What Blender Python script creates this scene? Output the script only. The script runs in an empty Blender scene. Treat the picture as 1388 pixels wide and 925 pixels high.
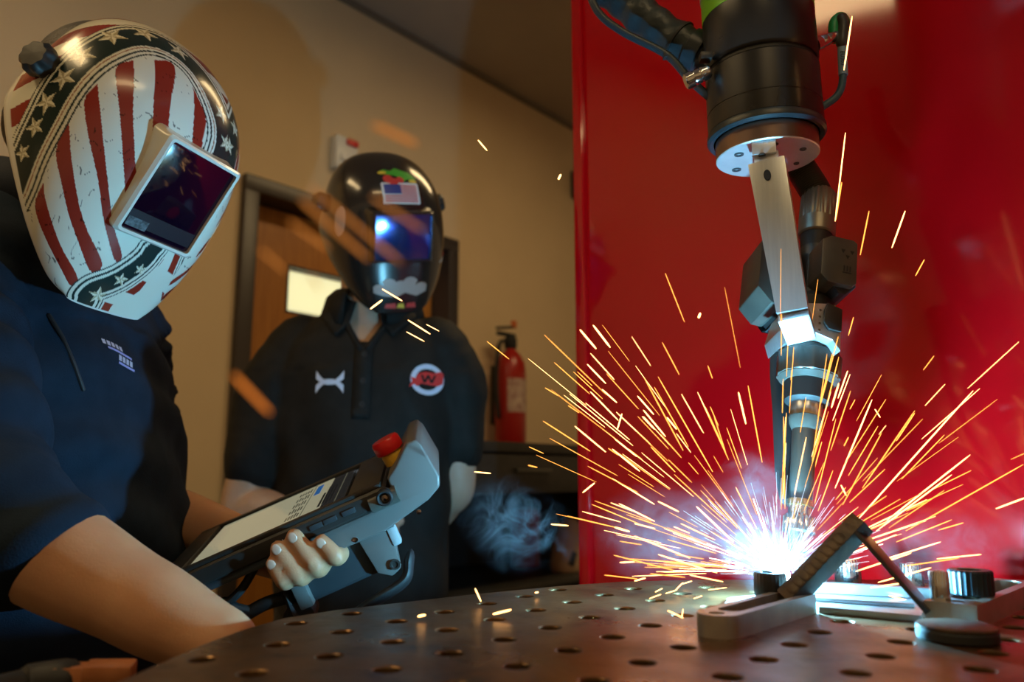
import bpy, bmesh, math, random
from mathutils import Vector, Matrix, noise
from mathutils.bvhtree import BVHTree
from math import sin, cos, pi, radians, atan2, sqrt

scene = bpy.context.scene
C = scene.collection
rnd = random.Random(11)

# ------------------------------------------------------------------ camera
FPX, PITCH, CAMZ = 1050.0, math.atan(182.5 / 1050.0), 1.005
cam_d = bpy.data.cameras.new('camera')
cam = bpy.data.objects.new('camera', cam_d)
C.objects.link(cam)
cam_d.sensor_fit = 'HORIZONTAL'
cam_d.sensor_width = 36.0
cam_d.lens = FPX / 1388.0 * 36.0
cam_d.clip_start = 0.02
cam_d.clip_end = 60
cam_d.dof.use_dof = True
cam_d.dof.focus_distance = 0.74
cam_d.dof.aperture_fstop = 4.5
cam.location = (0, 0, CAMZ)
cam.rotation_euler = (pi / 2 + PITCH, 0, 0)
scene.camera = cam

# ------------------------------------------------------------------ world / exposure
w = bpy.data.worlds.new('world')
scene.world = w
w.use_nodes = True
bg = w.node_tree.nodes['Background']
bg.inputs[0].default_value = (1.0, 0.62, 0.28, 1)
bg.inputs[1].default_value = 0.20
vs = scene.view_settings
vs.view_transform = 'Standard'
vs.look = 'None'
vs.exposure = 0.42
vs.gamma = 1.0
vs.use_curve_mapping = False
scene.cycles.volume_step_rate = 1.0
scene.cycles.max_bounces = 8
scene.cycles.sample_clamp_indirect = 6.0

TABLE_Z = 0.90
# ------------------------------------------------------------------ measuring helpers
def ray(px, py):
    u, v = (px - 694.0) / FPX, (462.5 - py) / FPX
    return Vector((u, cos(PITCH) - v * sin(PITCH), sin(PITCH) + v * cos(PITCH)))
def P(px, py, Y):
    r = ray(px, py)
    return Vector((0, 0, CAMZ)) + r * (Y / r.y)
def G(px, py, h=0.0):
    r = ray(px, py)
    return Vector((0, 0, CAMZ)) + r * ((TABLE_Z + h - CAMZ) / r.z)
def onplane(px, py, p0, n):
    r = ray(px, py); c = Vector((0, 0, CAMZ))
    return c + r * ((p0 - c).dot(n) / r.dot(n))
def pxm(p):      # photograph pixels per metre at a point
    q = p - Vector((0, 0, CAMZ))
    return FPX / (q.y * cos(PITCH) + q.z * sin(PITCH))
CAMR = Vector((1, 0, 0))
CAMU = Vector((0, -sin(PITCH), cos(PITCH)))
CAMB = Vector((0, -cos(PITCH), -sin(PITCH)))
def camdir(x, y, z):
    return (CAMR * x + CAMU * y + CAMB * z).normalized()
# ------------------------------------------------------------------ materials
MATS = {}
def mat(name, col, rough=0.5, metal=0.0, col2=None, nscale=20.0, bump=0.0, bscale=None, rough2=None,
        coat=0.0, emit=None, estr=0.0, sheen=0.0, sss=0.0, spec=0.5, stretch=None, detail=4.0, trans=0.0,
        alpha=1.0, lo=0.35, hi=0.65, vcol=None, ior=1.5):
    if name in MATS:
        return MATS[name]
    m = bpy.data.materials.new(name); m.use_nodes = True
    nt = m.node_tree; b = nt.nodes['Principled BSDF']; L = nt.links.new
    b.inputs['Base Color'].default_value = (*col, 1)
    b.inputs['Roughness'].default_value = rough
    b.inputs['Metallic'].default_value = metal
    b.inputs['Coat Weight'].default_value = coat
    b.inputs['Coat Roughness'].default_value = 0.06
    b.inputs['Sheen Weight'].default_value = sheen
    b.inputs['Specular IOR Level'].default_value = spec
    b.inputs['IOR'].default_value = ior
    b.inputs['Transmission Weight'].default_value = trans
    b.inputs['Alpha'].default_value = alpha
    if sss:
        b.inputs['Subsurface Weight'].default_value = sss
        b.inputs['Subsurface Radius'].default_value = (1.0, 0.35, 0.15)
        b.inputs['Subsurface Scale'].default_value = 0.006
    if emit:
        b.inputs['Emission Color'].default_value = (*emit, 1)
        b.inputs['Emission Strength'].default_value = estr
    tc = nt.nodes.new('ShaderNodeTexCoord')
    mp = nt.nodes.new('ShaderNodeMapping')
    L(tc.outputs['Object'], mp.inputs[0])
    if stretch:
        mp.inputs['Scale'].default_value = stretch
    if col2 or rough2 is not None:
        n = nt.nodes.new('ShaderNodeTexNoise')
        n.inputs['Scale'].default_value = nscale
        n.inputs['Detail'].default_value = detail
        L(mp.outputs[0], n.inputs['Vector'])
        mr = nt.nodes.new('ShaderNodeMapRange')
        mr.inputs[1].default_value = lo; mr.inputs[2].default_value = hi
        L(n.outputs['Fac'], mr.inputs[0])
        if col2:
            mx = nt.nodes.new('ShaderNodeMix'); mx.data_type = 'RGBA'
            mx.inputs[6].default_value = (*col, 1); mx.inputs[7].default_value = (*col2, 1)
            L(mr.outputs[0], mx.inputs[0]); L(mx.outputs[2], b.inputs['Base Color'])
        if rough2 is not None:
            r2 = nt.nodes.new('ShaderNodeMapRange')
            r2.inputs[3].default_value = rough; r2.inputs[4].default_value = rough2
            L(mr.outputs[0], r2.inputs[0]); L(r2.outputs[0], b.inputs['Roughness'])
    if vcol:
        at = nt.nodes.new('ShaderNodeAttribute'); at.attribute_name = vcol
        L(at.outputs['Color'], b.inputs['Base Color'])
    if bump:
        n2 = nt.nodes.new('ShaderNodeTexNoise')
        n2.inputs['Scale'].default_value = bscale or nscale * 6
        n2.inputs['Detail'].default_value = 3
        L(mp.outputs[0], n2.inputs['Vector'])
        bp = nt.nodes.new('ShaderNodeBump')
        bp.inputs['Strength'].default_value = bump
        bp.inputs['Distance'].default_value = 0.002
        L(n2.outputs['Fac'], bp.inputs['Height']); L(bp.outputs[0], b.inputs['Normal'])
    MATS[name] = m
    return m
def emat(name, col, strength):
    if name in MATS: return MATS[name]
    m = bpy.data.materials.new(name); m.use_nodes = True
    nt = m.node_tree; nt.nodes.clear()
    e = nt.nodes.new('ShaderNodeEmission'); o = nt.nodes.new('ShaderNodeOutputMaterial')
    e.inputs[0].default_value = (*col, 1); e.inputs[1].default_value = strength
    nt.links.new(e.outputs[0], o.inputs[0])
    MATS[name] = m
    return m

M_ALU = mat('brushed aluminium', (0.60, 0.61, 0.62), 0.34, 0.9, (0.48, 0.49, 0.50), 60, 0.08, 300, stretch=(1, 1, 0.08))
M_ALU2 = mat('machined aluminium', (0.72, 0.74, 0.75), 0.42, 0.55, (0.64, 0.66, 0.68), 40)
M_CHROME = mat('chrome', (0.75, 0.75, 0.74), 0.14, 1.0)
M_BRASS = mat('brass', (0.75, 0.50, 0.18), 0.25, 1.0)
M_ANOD = mat('black anodised metal', (0.013, 0.013, 0.013), 0.33, 0.0, (0.02, 0.02, 0.019), 8, spec=0.6, rough2=0.24)
M_BLK = mat('black plastic', (0.018, 0.018, 0.017), 0.42, 0.0, (0.028, 0.027, 0.025), 30, 0.05, 200)
M_BLKM = mat('satin dark grey plastic', (0.055, 0.055, 0.047), 0.36, 0.0, (0.075, 0.073, 0.062), 30)
M_RUB = mat('black rubber', (0.012, 0.013, 0.014), 0.6, 0.0)
M_BLUER = mat('blue black rubber', (0.02, 0.032, 0.04), 0.38, 0.0)
M_SLEEVE = mat('hose sleeve', (0.015, 0.028, 0.034), 0.42, 0.0, (0.022, 0.036, 0.044), 25, 0.5, 120)
M_GREEN = mat('green plastic', (0.20, 0.55, 0.02), 0.35)
M_GREEN2 = mat('green connector', (0.02, 0.42, 0.11), 0.35)
M_WHITEP = mat('off white robot paint', (0.75, 0.75, 0.70), 0.35)
M_BLUEC = mat('blue grey cable', (0.05, 0.13, 0.18), 0.4)
M_LABEL = mat('cable label', (0.30, 0.47, 0.58), 0.5)
M_DARKST = mat('dark scaled steel', (0.055, 0.042, 0.032), 0.45, 0.5, (0.11, 0.075, 0.045), 45, 0.3, 160)
M_STEEL = mat('bright steel', (0.50, 0.52, 0.54), 0.30, 0.9, (0.36, 0.38, 0.40), 30)
M_RED = mat('red plastic', (0.72, 0.012, 0.012), 0.3)
M_YEL = mat('yellow plastic', (0.75, 0.42, 0.02), 0.4)
M_WHITE = mat('white plastic', (0.78, 0.78, 0.74), 0.35)
M_PRINT = mat('white print', (0.75, 0.75, 0.75), 0.5)
M_GREYP = mat('blue grey plastic', (0.125, 0.125, 0.118), 0.33, 0.0, (0.145, 0.143, 0.135), 10)
M_GREYD = mat('dark grey plastic', (0.035, 0.045, 0.052), 0.4)

# ------------------------------------------------------------------ object helpers
ROOT = {}
def link(o):
    C.objects.link(o); return o
def tag(o, label=None, cat=None, group=None, kind=None):
    if label: o['label'] = label
    if cat: o['category'] = cat
    if group: o['group'] = group
    if kind: o['kind'] = kind
    return o
def frame(o, x=None, y=None, z=None):
    """4x4 from origin and axes"""
    m = Matrix.Identity(4)
    x, y, z = x.normalized(), y.normalized(), z.normalized()
    for i in range(3):
        m[i][0], m[i][1], m[i][2], m[i][3] = x[i], y[i], z[i], o[i]
    return m
def thing(name, label, cat, M=None, group=None, kind=None):
    o = bpy.data.objects.new(name, None)
    link(o)
    if M is None: M = Matrix.Identity(4)
    if isinstance(M, Vector): M = Matrix.Translation(M)
    o.matrix_world = M
    o.empty_display_size = 0.05
    ROOT[o.name] = M.copy()
    return tag(o, label, cat, group, kind)
def rootm(o):
    return ROOT.get(o.name, Matrix.Identity(4))
def mesh(name, verts, faces, m=None, parent=None, world=False, smooth=True, angle=35, mats=None, fm=None):
    me = bpy.data.meshes.new(name)
    if world and parent is not None:
        inv = rootm(parent).inverted()
        verts = [inv @ Vector(v) for v in verts]
    me.from_pydata([tuple(v) for v in verts], [], faces)
    for mm in (mats or ([m] if m else [])): me.materials.append(mm)
    if fm: me.polygons.foreach_set('material_index', fm)
    o = bpy.data.objects.new(name, me); link(o)
    if parent is not None:
        o.parent = parent
        ROOT[o.name] = rootm(parent)
    me.validate(); me.update()
    if smooth:
        me.polygons.foreach_set('use_smooth', [True] * len(me.polygons))
        if angle: me.set_sharp_from_angle(angle=radians(angle))
    return o
class MB:
    """collects shapes"""
    def __init__(s): s.v = []; s.f = []
    def add(s, vf, M=None):
        v, f = vf; n = len(s.v)
        s.v += [(M @ Vector(p)) if M is not None else Vector(p) for p in v]
        s.f += [tuple(i + n for i in q) for q in f]
        return s
    def build(s, name, m, parent=None, **k):
        return mesh(name, s.v, s.f, m, parent, **k)
def boxvf(sx, sy, sz, bevel=0.0, seg=2, c=(0, 0, 0)):
    bm = bmesh.new(); bmesh.ops.create_cube(bm, size=1.0)
    for v in bm.verts: v.co = Vector((v.co.x * sx + c[0], v.co.y * sy + c[1], v.co.z * sz + c[2]))
    if bevel > 0:
        bmesh.ops.bevel(bm, geom=list(bm.edges), offset=bevel, segments=seg, profile=0.6, affect='EDGES')
    r = bm2vf(bm); return r
def bm2vf(bm):
    bm.verts.index_update()
    v = [x.co.copy() for x in bm.verts]; f = [tuple(l.index for l in q.verts) for q in bm.faces]
    bm.free(); return v, f
def lathe(prof, seg=32, cap=True):
    """prof: list of (r, z)"""
    v = []; f = []
    for r, z in prof:
        for i in range(seg):
            a = 2 * pi * i / seg
            v.append(Vector((r * cos(a), r * sin(a), z)))
    n = len(prof)
    for k in range(n - 1):
        for i in range(seg):
            j = (i + 1) % seg
            f.append((k * seg + i, k * seg + j, (k + 1) * seg + j, (k + 1) * seg + i))
    if cap:
        f.append(tuple(reversed(range(seg)))); f.append(tuple(range((n - 1) * seg, n * seg)))
    return v, f
def axisM(a, b, hint=Vector((0, 0, 1))):
    z = (b - a).normalized()
    if abs(z.dot(hint)) > 0.95: hint = Vector((0, 1, 0))
    x = hint.cross(z).normalized(); y = z.cross(x)
    return frame(a, x, y, z)
def catmull(pts, n=8):
    pts = [Vector(p) for p in pts]
    q = [pts[0] * 2 - pts[1]] + pts + [pts[-1] * 2 - pts[-2]]
    out = []
    for i in range(1, len(q) - 2):
        p0, p1, p2, p3 = q[i - 1], q[i], q[i + 1], q[i + 2]
        for k in range(n):
            t = k / n
            out.append(0.5 * ((2 * p1) + (p2 - p0) * t + (2 * p0 - 5 * p1 + 4 * p2 - p3) * t * t + (3 * p1 - p0 - 3 * p2 + p3) * t ** 3))
    out.append(pts[-1].copy())
    return out
def tube(pts, rad, seg=12, round_ends=True, flat=1.0, hint=None):
    """tube along points; rad number or list; flat = ratio second axis; closed round ends"""
    pts = [Vector(p) for p in pts]
    if not isinstance(rad, (list, tuple)): rad = [rad] * len(pts)
    if not isinstance(flat, (list, tuple)): flat = [flat] * len(pts)
    P_, R_, F_ = list(pts), list(rad), list(flat)
    if round_ends:
        d0 = (pts[0] - pts[1]).normalized(); d1 = (pts[-1] - pts[-2]).normalized()
        pre = []; post = []
        for a in (80, 55, 28):
            a = radians(a)
            pre.append((pts[0] + d0 * rad[0] * sin(a), rad[0] * cos(a), flat[0]))
        for a in (28, 55, 80):
            a = radians(a)
            post.append((pts[-1] + d1 * rad[-1] * sin(a), rad[-1] * cos(a), flat[-1]))
        P_ = [p[0] for p in pre] + P_ + [p[0] for p in post]
        R_ = [p[1] for p in pre] + R_ + [p[1] for p in post]
        F_ = [p[2] for p in pre] + F_ + [p[2] for p in post]
    n = len(P_)
    T = []
    for i in range(n):
        a = P_[max(0, i - 1)]; b = P_[min(n - 1, i + 1)]
        T.append((b - a).normalized())
    u = hint if hint is not None else (Vector((0, 0, 1)) if abs(T[0].z) < 0.9 else Vector((1, 0, 0)))
    u = (u - T[0] * u.dot(T[0])).normalized()
    v = []; f = []
    for i in range(n):
        u = (u - T[i] * u.dot(T[i])).normalized(); w2 = T[i].cross(u)
        for k in range(seg):
            a = 2 * pi * k / seg
            v.append(P_[i] + u * (R_[i] * cos(a)) + w2 * (R_[i] * F_[i] * sin(a)))
    for i in range(n - 1):
        for k in range(seg):
            j = (k + 1) % seg
            f.append((i * seg + k, i * seg + j, (i + 1) * seg + j, (i + 1) * seg + k))
    f.append(tuple(reversed(range(seg)))); f.append(tuple(range((n - 1) * seg, n * seg)))
    return v, f
def loft(rings, seg=28, e=2.4):
    """rings: (centre, ux, uy, rx, ry); superelliptic rings, capped"""
    v = []; f = []
    for c, ux, uy, rx, ry in rings:
        for k in range(seg):
            a = 2 * pi * k / seg; ca, sa = cos(a), sin(a)
            x = math.copysign(abs(ca) ** (2 / e), ca) * rx; y = math.copysign(abs(sa) ** (2 / e), sa) * ry
            v.append(c + ux * x + uy * y)
    for i in range(len(rings) - 1):
        for k in range(seg):
            j = (k + 1) % seg
            f.append((i * seg + k, i * seg + j, (i + 1) * seg + j, (i + 1) * seg + k))
    f.append(tuple(reversed(range(seg)))); f.append(tuple(range((len(rings) - 1) * seg, len(rings) * seg)))
    return v, f
def ellipsoid(c, ax, ay, az, seg=20, rings=12):
    v = []; f = []
    for i in range(rings + 1):
        th = pi * (i + 0.02 if i == 0 else (i - 0.02 if i == rings else i)) / rings
        for k in range(seg):
            a = 2 * pi * k / seg
            v.append(c + ax * (sin(th) * cos(a)) + ay * (sin(th) * sin(a)) + az * cos(th))
    for i in range(rings):
        for k in range(seg):
            j = (k + 1) % seg
            f.append((i * seg + k, (i + 1) * seg + k, (i + 1) * seg + j, i * seg + j))
    f.append(tuple(range(seg))); f.append(tuple(reversed(range(rings * seg, (rings + 1) * seg))))
    return v, f
def prism(poly, h, bevel=0.0, z0=0.0, seg=2):
    """poly (x, y) list extruded z0..z0+h"""
    bm = bmesh.new()
    vs_ = [bm.verts.new((p[0], p[1], z0)) for p in poly]
    fa = bm.faces.new(vs_)
    if fa.normal.z > 0 or True:
        bm.normal_update()
    r = bmesh.ops.extrude_face_region(bm, geom=[fa])
    bmesh.ops.translate(bm, vec=(0, 0, h), verts=[x for x in r['geom'] if isinstance(x, bmesh.types.BMVert)])
    bmesh.ops.recalc_face_normals(bm, faces=list(bm.faces))
    if bevel > 0:
        bmesh.ops.bevel(bm, geom=list(bm.edges), offset=bevel, segments=seg, profile=0.6, affect='EDGES')
    return bm2vf(bm)
def roundrect(w_, h_, r, n=5):
    out = []
    for cx, cy, a0 in ((w_ / 2 - r, h_ / 2 - r, 0), (-w_ / 2 + r, h_ / 2 - r, 90), (-w_ / 2 + r, -h_ / 2 + r, 180), (w_ / 2 - r, -h_ / 2 + r, 270)):
        for k in range(n + 1):
            a = radians(a0 + 90 * k / n); out.append((cx + r * cos(a), cy + r * sin(a)))
    return out
def fuse(vfs, voxel, smooth_it=2, deform=None):
    """one continuous surface out of overlapping closed shapes"""
    mb = MB()
    for vf in vfs: mb.add(vf)
    me = bpy.data.meshes.new('tmp'); me.from_pydata([tuple(p) for p in mb.v], [], mb.f)
    o = bpy.data.objects.new('tmp', me); link(o)
    md = o.modifiers.new('r', 'REMESH'); md.mode = 'VOXEL'; md.voxel_size = voxel
    if smooth_it:
        sm = o.modifiers.new('s', 'SMOOTH'); sm.iterations = smooth_it; sm.factor = 0.5
    dg = bpy.context.evaluated_depsgraph_get()
    ev = bpy.data.meshes.new_from_object(o.evaluated_get(dg))
    bpy.data.objects.remove(o); bpy.data.meshes.remove(me)
    v = [x.co.copy() for x in ev.vertices]; nrm = [x.normal.copy() for x in ev.vertices]
    f = [tuple(q.vertices) for q in ev.polygons]
    bpy.data.meshes.remove(ev)
    if deform: v = [deform(p, n) for p, n in zip(v, nrm)]
    return v, f
def bvh(vf):
    return BVHTree.FromPolygons([tuple(p) for p in vf[0]], vf[1])
def fill_poly(loops, step):
    """triangulated fill of 2-D outline loops (first outer, others holes), refined to step"""
    bm = bmesh.new(); edges = []
    for lp in loops:
        n = len(lp); pts = []
        for i in range(n):
            a, b = Vector(lp[i]), Vector(lp[(i + 1) % n])
            k = max(1, int((b - a).length / step))
            for j in range(k): pts.append(a + (b - a) * (j / k))
        vv = [bm.verts.new((p.x, p.y, 0)) for p in pts]
        edges += [bm.edges.new((vv[i], vv[(i + 1) % len(vv)])) for i in range(len(vv))]
    bmesh.ops.triangle_fill(bm, use_beauty=True, use_dissolve=False, edges=edges)
    for _ in range(2):
        long = [e for e in bm.edges if e.calc_length() > step * 1.8]
        if not long: break
        bmesh.ops.subdivide_edges(bm, edges=long, cuts=1)
        bmesh.ops.triangulate(bm, faces=list(bm.faces))
    return bm2vf(bm)
def decal(name, loops, o, ax, ay, tree, m, parent, eps=0.0008, step=0.006, world=False, back=0.3):
    """flat outline laid on a curved surface: shot along -(ax x ay) on to the tree"""
    d = ax.cross(ay).normalized()
    v, f = fill_poly(loops, step)
    out = []
    last = None
    for p in v:
        q = o + ax * p.x + ay * p.y
        h = tree.ray_cast(q + d * back, -d)
        if h[0] is not None:
            nn = h[1]
            if nn.dot(d) < 0: nn = -nn
            r = h[0] + (nn + d * 0.5).normalized() * eps; last = r
        else: r = (last if last is not None else q)
        out.append(r)
    ob = mesh(name, out, f, m, parent, world=world)
    return ob
def star(cx, cy, r, rot=90, inner=0.42, n=5):
    return [(cx + (r if k % 2 == 0 else r * inner) * cos(radians(rot + 180 / n * k)),
             cy + (r if k % 2 == 0 else r * inner) * sin(radians(rot + 180 / n * k))) for k in range(2 * n)]
def text_vf(s, size, depth=0.0002, align='CENTER'):
    cu = bpy.data.curves.new('t', 'FONT'); cu.body = s; cu.size = size; cu.extrude = depth
    cu.align_x = align; cu.align_y = 'CENTER'; cu.resolution_u = 2
    o = bpy.data.objects.new('t', cu); link(o)
    dg = bpy.context.evaluated_depsgraph_get()
    me = bpy.data.meshes.new_from_object(o.evaluated_get(dg))
    v = [x.co.copy() for x in me.vertices]; f = [tuple(q.vertices) for q in me.polygons]
    bpy.data.objects.remove(o); bpy.data.curves.remove(cu); bpy.data.meshes.remove(me)
    return v, f
# ================================================================== the room
CEIL = CAMZ + 1.85
WA = Vector((-0.652, 2.782, 0)); WD = Vector((0.653, 0.757, 0)).normalized()
WN = Vector((WD.y, -WD.x, 0))            # towards the room
WALLM = frame(WA, WD, -WN, Vector((0, 0, 1)))   # local x along wall, y into the wall, z up
def onwall(px, py, off=0.0):
    p = onplane(px, py, WA + WN * off, WN)
    q = WALLM.inverted() @ p
    return q.x, q.z
M_WALL = mat('tan wall paint', (0.74, 0.585, 0.375), 0.75, 0.0, (0.70, 0.55, 0.35), 3, 0.15, 160)
M_CEIL = mat('ceiling paint', (0.50, 0.44, 0.36), 0.8, 0.0, (0.46, 0.40, 0.33), 4)
M_FLOOR = mat('concrete floor', (0.16, 0.14, 0.12), 0.6, 0.0, (0.10, 0.09, 0.08), 5)
M_WOOD = mat('orange stained wood', (0.52, 0.21, 0.035), 0.4, 0.0, (0.42, 0.155, 0.024), 12, stretch=(6, 6, 0.5))
M_FRAME = mat('dark brown door frame', (0.045, 0.036, 0.034), 0.35)
M_FRAMEB = mat('dark painted steel', (0.03, 0.032, 0.04), 0.35)
tag(mesh('floor', [(-6, -4, 0), (6, -4, 0), (6, 8, 0), (-6, 8, 0)], [(0, 1, 2, 3)], M_FLOOR), kind='structure')
cl = MB().add(boxvf(12, 12, 0.1, c=(0, 2, CEIL + 0.05))).build('ceiling', M_CEIL, smooth=False)
tag(cl, kind='structure')
dl, dtop = onwall(329, 236)
dr, _ = onwall(617, 329)
fw = 0.055
wb = MB()
for x0, x1, z0, z1 in ((-5.5, dl + fw * 0.5, 0, CEIL), (dr - fw * 0.5, 3.2, 0, CEIL), (dl + fw * 0.5, dr - fw * 0.5, dtop - fw * 0.5, CEIL)):
    wb.add(boxvf(x1 - x0, 0.14, z1 - z0, c=((x0 + x1) / 2, 0.07, (z0 + z1) / 2)))
wall = thing('wall_back', None, None, WALLM, kind='structure')
wb.build('wall_surface', M_WALL, wall, smooth=False)
# baseboard
bb = thing('baseboard_back', None, None, WALLM, kind='structure')
for x0, x1 in ((-5.5, dl), (dr, 3.2)):
    MB().add(boxvf(x1 - x0, 0.012, 0.1, 0.003, c=((x0 + x1) / 2, -0.0065, 0.0505))).build('board', M_FRAME, bb)
# ceiling trim angle along the wall
tr = MB().add(boxvf(8.6, 0.02, 0.02, 0.002, c=(-1.1, -0.0105, CEIL - 0.0105))).build('trim_1', mat('trim grey', (0.20, 0.17, 0.14), 0.6))
tr.matrix_world = WALLM; tag(tr, kind='structure')
# door
d1 = thing('door_1', None, None, WALLM, kind='structure')
for nm, x0, x1, z0, z1 in (('jamb', dl, dl + fw, 0, dtop - fw), ('jamb', dr - fw, dr, 0, dtop - fw), ('head', dl, dr, dtop - fw, dtop)):
    MB().add(boxvf(x1 - x0, 0.19, z1 - z0, 0.004, c=((x0 + x1) / 2, 0.07, (z0 + z1) / 2))).build(nm, M_FRAME, d1)
wx0, wz1 = onwall(390, 358, -0.08); wz0 = onwall(390, 424, -0.08)[1]; wx1 = wx0 + 0.28
lf = MB(); X0, X1, Z1 = dl + fw + 0.003, dr - fw - 0.003, dtop - fw - 0.004
for x0, x1, z0, z1 in ((X0, wx0, 0.008, Z1), (wx1, X1, 0.008, Z1), (wx0, wx1, 0.008, wz0), (wx0, wx1, wz1, Z1)):
    lf.add(boxvf(x1 - x0, 0.045, z1 - z0, c=((x0 + x1) / 2, 0.105, (z0 + z1) / 2)))
leaf = lf.build('leaf', M_WOOD, d1, smooth=False)
bead = MB()
for x0, x1, z0, z1 in ((wx0, wx1, wz1 - 0.008, wz1), (wx0, wx1, wz0, wz0 + 0.008), (wx0, wx0 + 0.008, wz0, wz1), (wx1 - 0.008, wx1, wz0, wz1)):
    bead.add(boxvf(x1 - x0, 0.05, z1 - z0, c=((x0 + x1) / 2, 0.105, (z0 + z1) / 2)))
vp = bead.build('vision_frame', M_FRAMEB, d1, smooth=False)
MB().add(boxvf(wx1 - wx0 - 0.016, 0.006, wz1 - wz0 - 0.016, c=((wx0 + wx1) / 2, 0.105, (wz0 + wz1) / 2))).build('pane', mat('door glass', (0.95, 0.97, 0.9), 0.02, trans=1.0, ior=1.45), vp, smooth=False)
M_SLAT = mat('glowing blind slat', (0.8, 0.78, 0.6), 0.5, emit=(1.0, 0.92, 0.58), estr=0.62)  # slats glow by themselves in place of the lit room beyond
nsl = 9
for k in range(nsl):
    zz = wz0 + 0.012 + (wz1 - wz0 - 0.024) * (k + 0.5) / nsl
    vv, ff = boxvf(wx1 - wx0 - 0.02, 0.0015, (wz1 - wz0) / nsl * 0.93)
    MB().add((vv, ff), Matrix.Translation(((wx0 + wx1) / 2, 0.122, zz)) @ Matrix.Rotation(radians(24), 4, 'X')).build('blind_slat', M_SLAT, vp, smooth=False)
# door handle
hx = X0 + 0.07
hd = MB().add(lathe([(0.026, 0), (0.026, 0.008), (0.012, 0.012), (0.012, 0.045)], 20), Matrix.Translation((hx, 0.082, 0.98)) @ Matrix.Rotation(radians(90), 4, 'X'))
hd.add(boxvf(0.12, 0.014, 0.018, 0.005, c=(hx + 0.05, 0.04, 0.98)))
hd.build('door_handle', M_CHROME, d1)

# fire alarm on the wall
ax_, az_ = onwall(462, 212)
fa = thing('fire_alarm', 'white wall alarm unit with red mark above the door frame', 'alarm', WALLM @ Matrix.Translation((ax_, 0, az_)))
MB().add(boxvf(0.10, 0.04, 0.13, 0.008, c=(0, -0.021, 0))).build('housing', M_WHITE, fa)
MB().add(boxvf(0.05, 0.014, 0.022, 0.004, c=(0.018, -0.046, 0.045))).build('red_lens', M_RED, fa)
MB().add(boxvf(0.06, 0.012, 0.03, 0.006, c=(0, -0.045, -0.02))).build('strobe_lens', mat('clear lens', (0.8, 0.8, 0.78), 0.1), fa)

# small black box high on the wall beside the red screen
bx_, bz_ = onwall(776, 252)
bbx = thing('wall_speaker', 'small black box high on the tan wall beside the red screen', 'speaker', WALLM @ Matrix.Translation((bx_, 0, bz_)))
MB().add(boxvf(0.10, 0.09, 0.15, 0.01, c=(0.03, -0.046, 0))).build('housing', M_BLK, bbx)
MB().add(boxvf(0.08, 0.006, 0.12, 0.002, c=(0.03, -0.094, 0))).build('grille', M_RUB, bbx)

# fire extinguisher
ex0, ez0 = onwall(692, 600, 0.1); exT = onwall(692, 440, 0.1)[1]
hE = exT - ez0
fe = thing('fire_extinguisher', 'red fire extinguisher with black valve hung on the tan wall', 'fire extinguisher',
           WALLM @ Matrix.Translation((ex0, -0.1, ez0 - 0.05)))
rE = 0.068
MB().add(lathe([(rE * 0.9, 0), (rE, 0.012), (rE, hE * 0.66), (rE * 0.93, hE * 0.76), (rE * 0.6, hE * 0.84), (rE * 0.36, hE * 0.87), (rE * 0.3, hE * 0.90)], 32)).build('cylinder', mat('extinguisher red', (0.36, 0.012, 0.008), 0.3), fe)
lab = []; lf_ = []
for i in range(13):
    a = radians(-150 + 120 * i / 12)
    for z in (hE * 0.34, hE * 0.62): lab.append((rE * 1.012 * cos(a), rE * 1.012 * sin(a), z))
for i in range(12): lf_.append((2 * i, 2 * i + 2, 2 * i + 3, 2 * i + 1))
lb = mesh('paper_label', lab, lf_, mat('extinguisher label', (0.62, 0.50, 0.42), 0.5, 0, (0.35, 0.2, 0.18), 30), fe)
vl = MB().add(lathe([(rE * 0.34, hE * 0.88), (rE * 0.42, hE * 0.9), (rE * 0.42, hE * 0.97), (rE * 0.25, hE * 1.0)], 20))
vl.add(boxvf(0.11, 0.022, 0.018, 0.004, c=(-0.03, 0, hE * 1.0)))
vl.build('valve', M_RUB, fe)
MB().add(boxvf(0.12, 0.02, 0.012, 0.003), Matrix.Translation((-0.03, 0, hE * 1.06)) @ Matrix.Rotation(radians(-10), 4, 'Y')).build('lever', M_RUB, fe)
MB().add(boxvf(0.028, 0.012, 0.03, 0.003, c=(0.012, -0.01, hE * 1.10))).build('pull_pin_tag', mat('orange tag', (0.6, 0.15, 0.04), 0.4), fe)
MB().add(tube(catmull([(-0.03, 0, hE * 0.94), (-0.085, -0.01, hE * 0.9), (-0.095, 0, hE * 0.6), (-0.078, 0, hE * 0.3)], 6), 0.009)).build('hose', M_RUB, fe)
MB().add(boxvf(0.04, 0.028, 0.26, 0.003, c=(0, rE + 0.018, hE * 0.5))).build('wall_hanger', M_BLK, fe)

# black cabinet bench in front of the wall
cbp = P(707, 600, 2.25)
CBM = frame(Vector((cbp.x, cbp.y, 0)), WD, -WN, Vector((0, 0, 1)))
cz = cbp.z
cab = thing('tool_cabinet', 'black open steel tool cabinet under the fire extinguisher', 'cabinet', CBM)
cw0, cw1 = -0.34, 1.0
MB().add(boxvf(cw1 - cw0, 0.5, 0.03, 0.004, c=((cw0 + cw1) / 2, 0.25, cz - 0.015))).build('top', M_BLK, cab)
for x in (cw0 + 0.012, cw1 - 0.012):
    MB().add(boxvf(0.024, 0.5, cz - 0.03, 0.002, c=(x, 0.25, (cz - 0.03) / 2))).build('side_panel', M_BLK, cab)
MB().add(boxvf(cw1 - cw0 - 0.05, 0.015, cz - 0.04, c=((cw0 + cw1) / 2, 0.49, (cz - 0.04) / 2 + 0.005))).build('back_panel', M_RUB, cab, smooth=False)
shz = P(770, 795, 2.25).z
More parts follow.
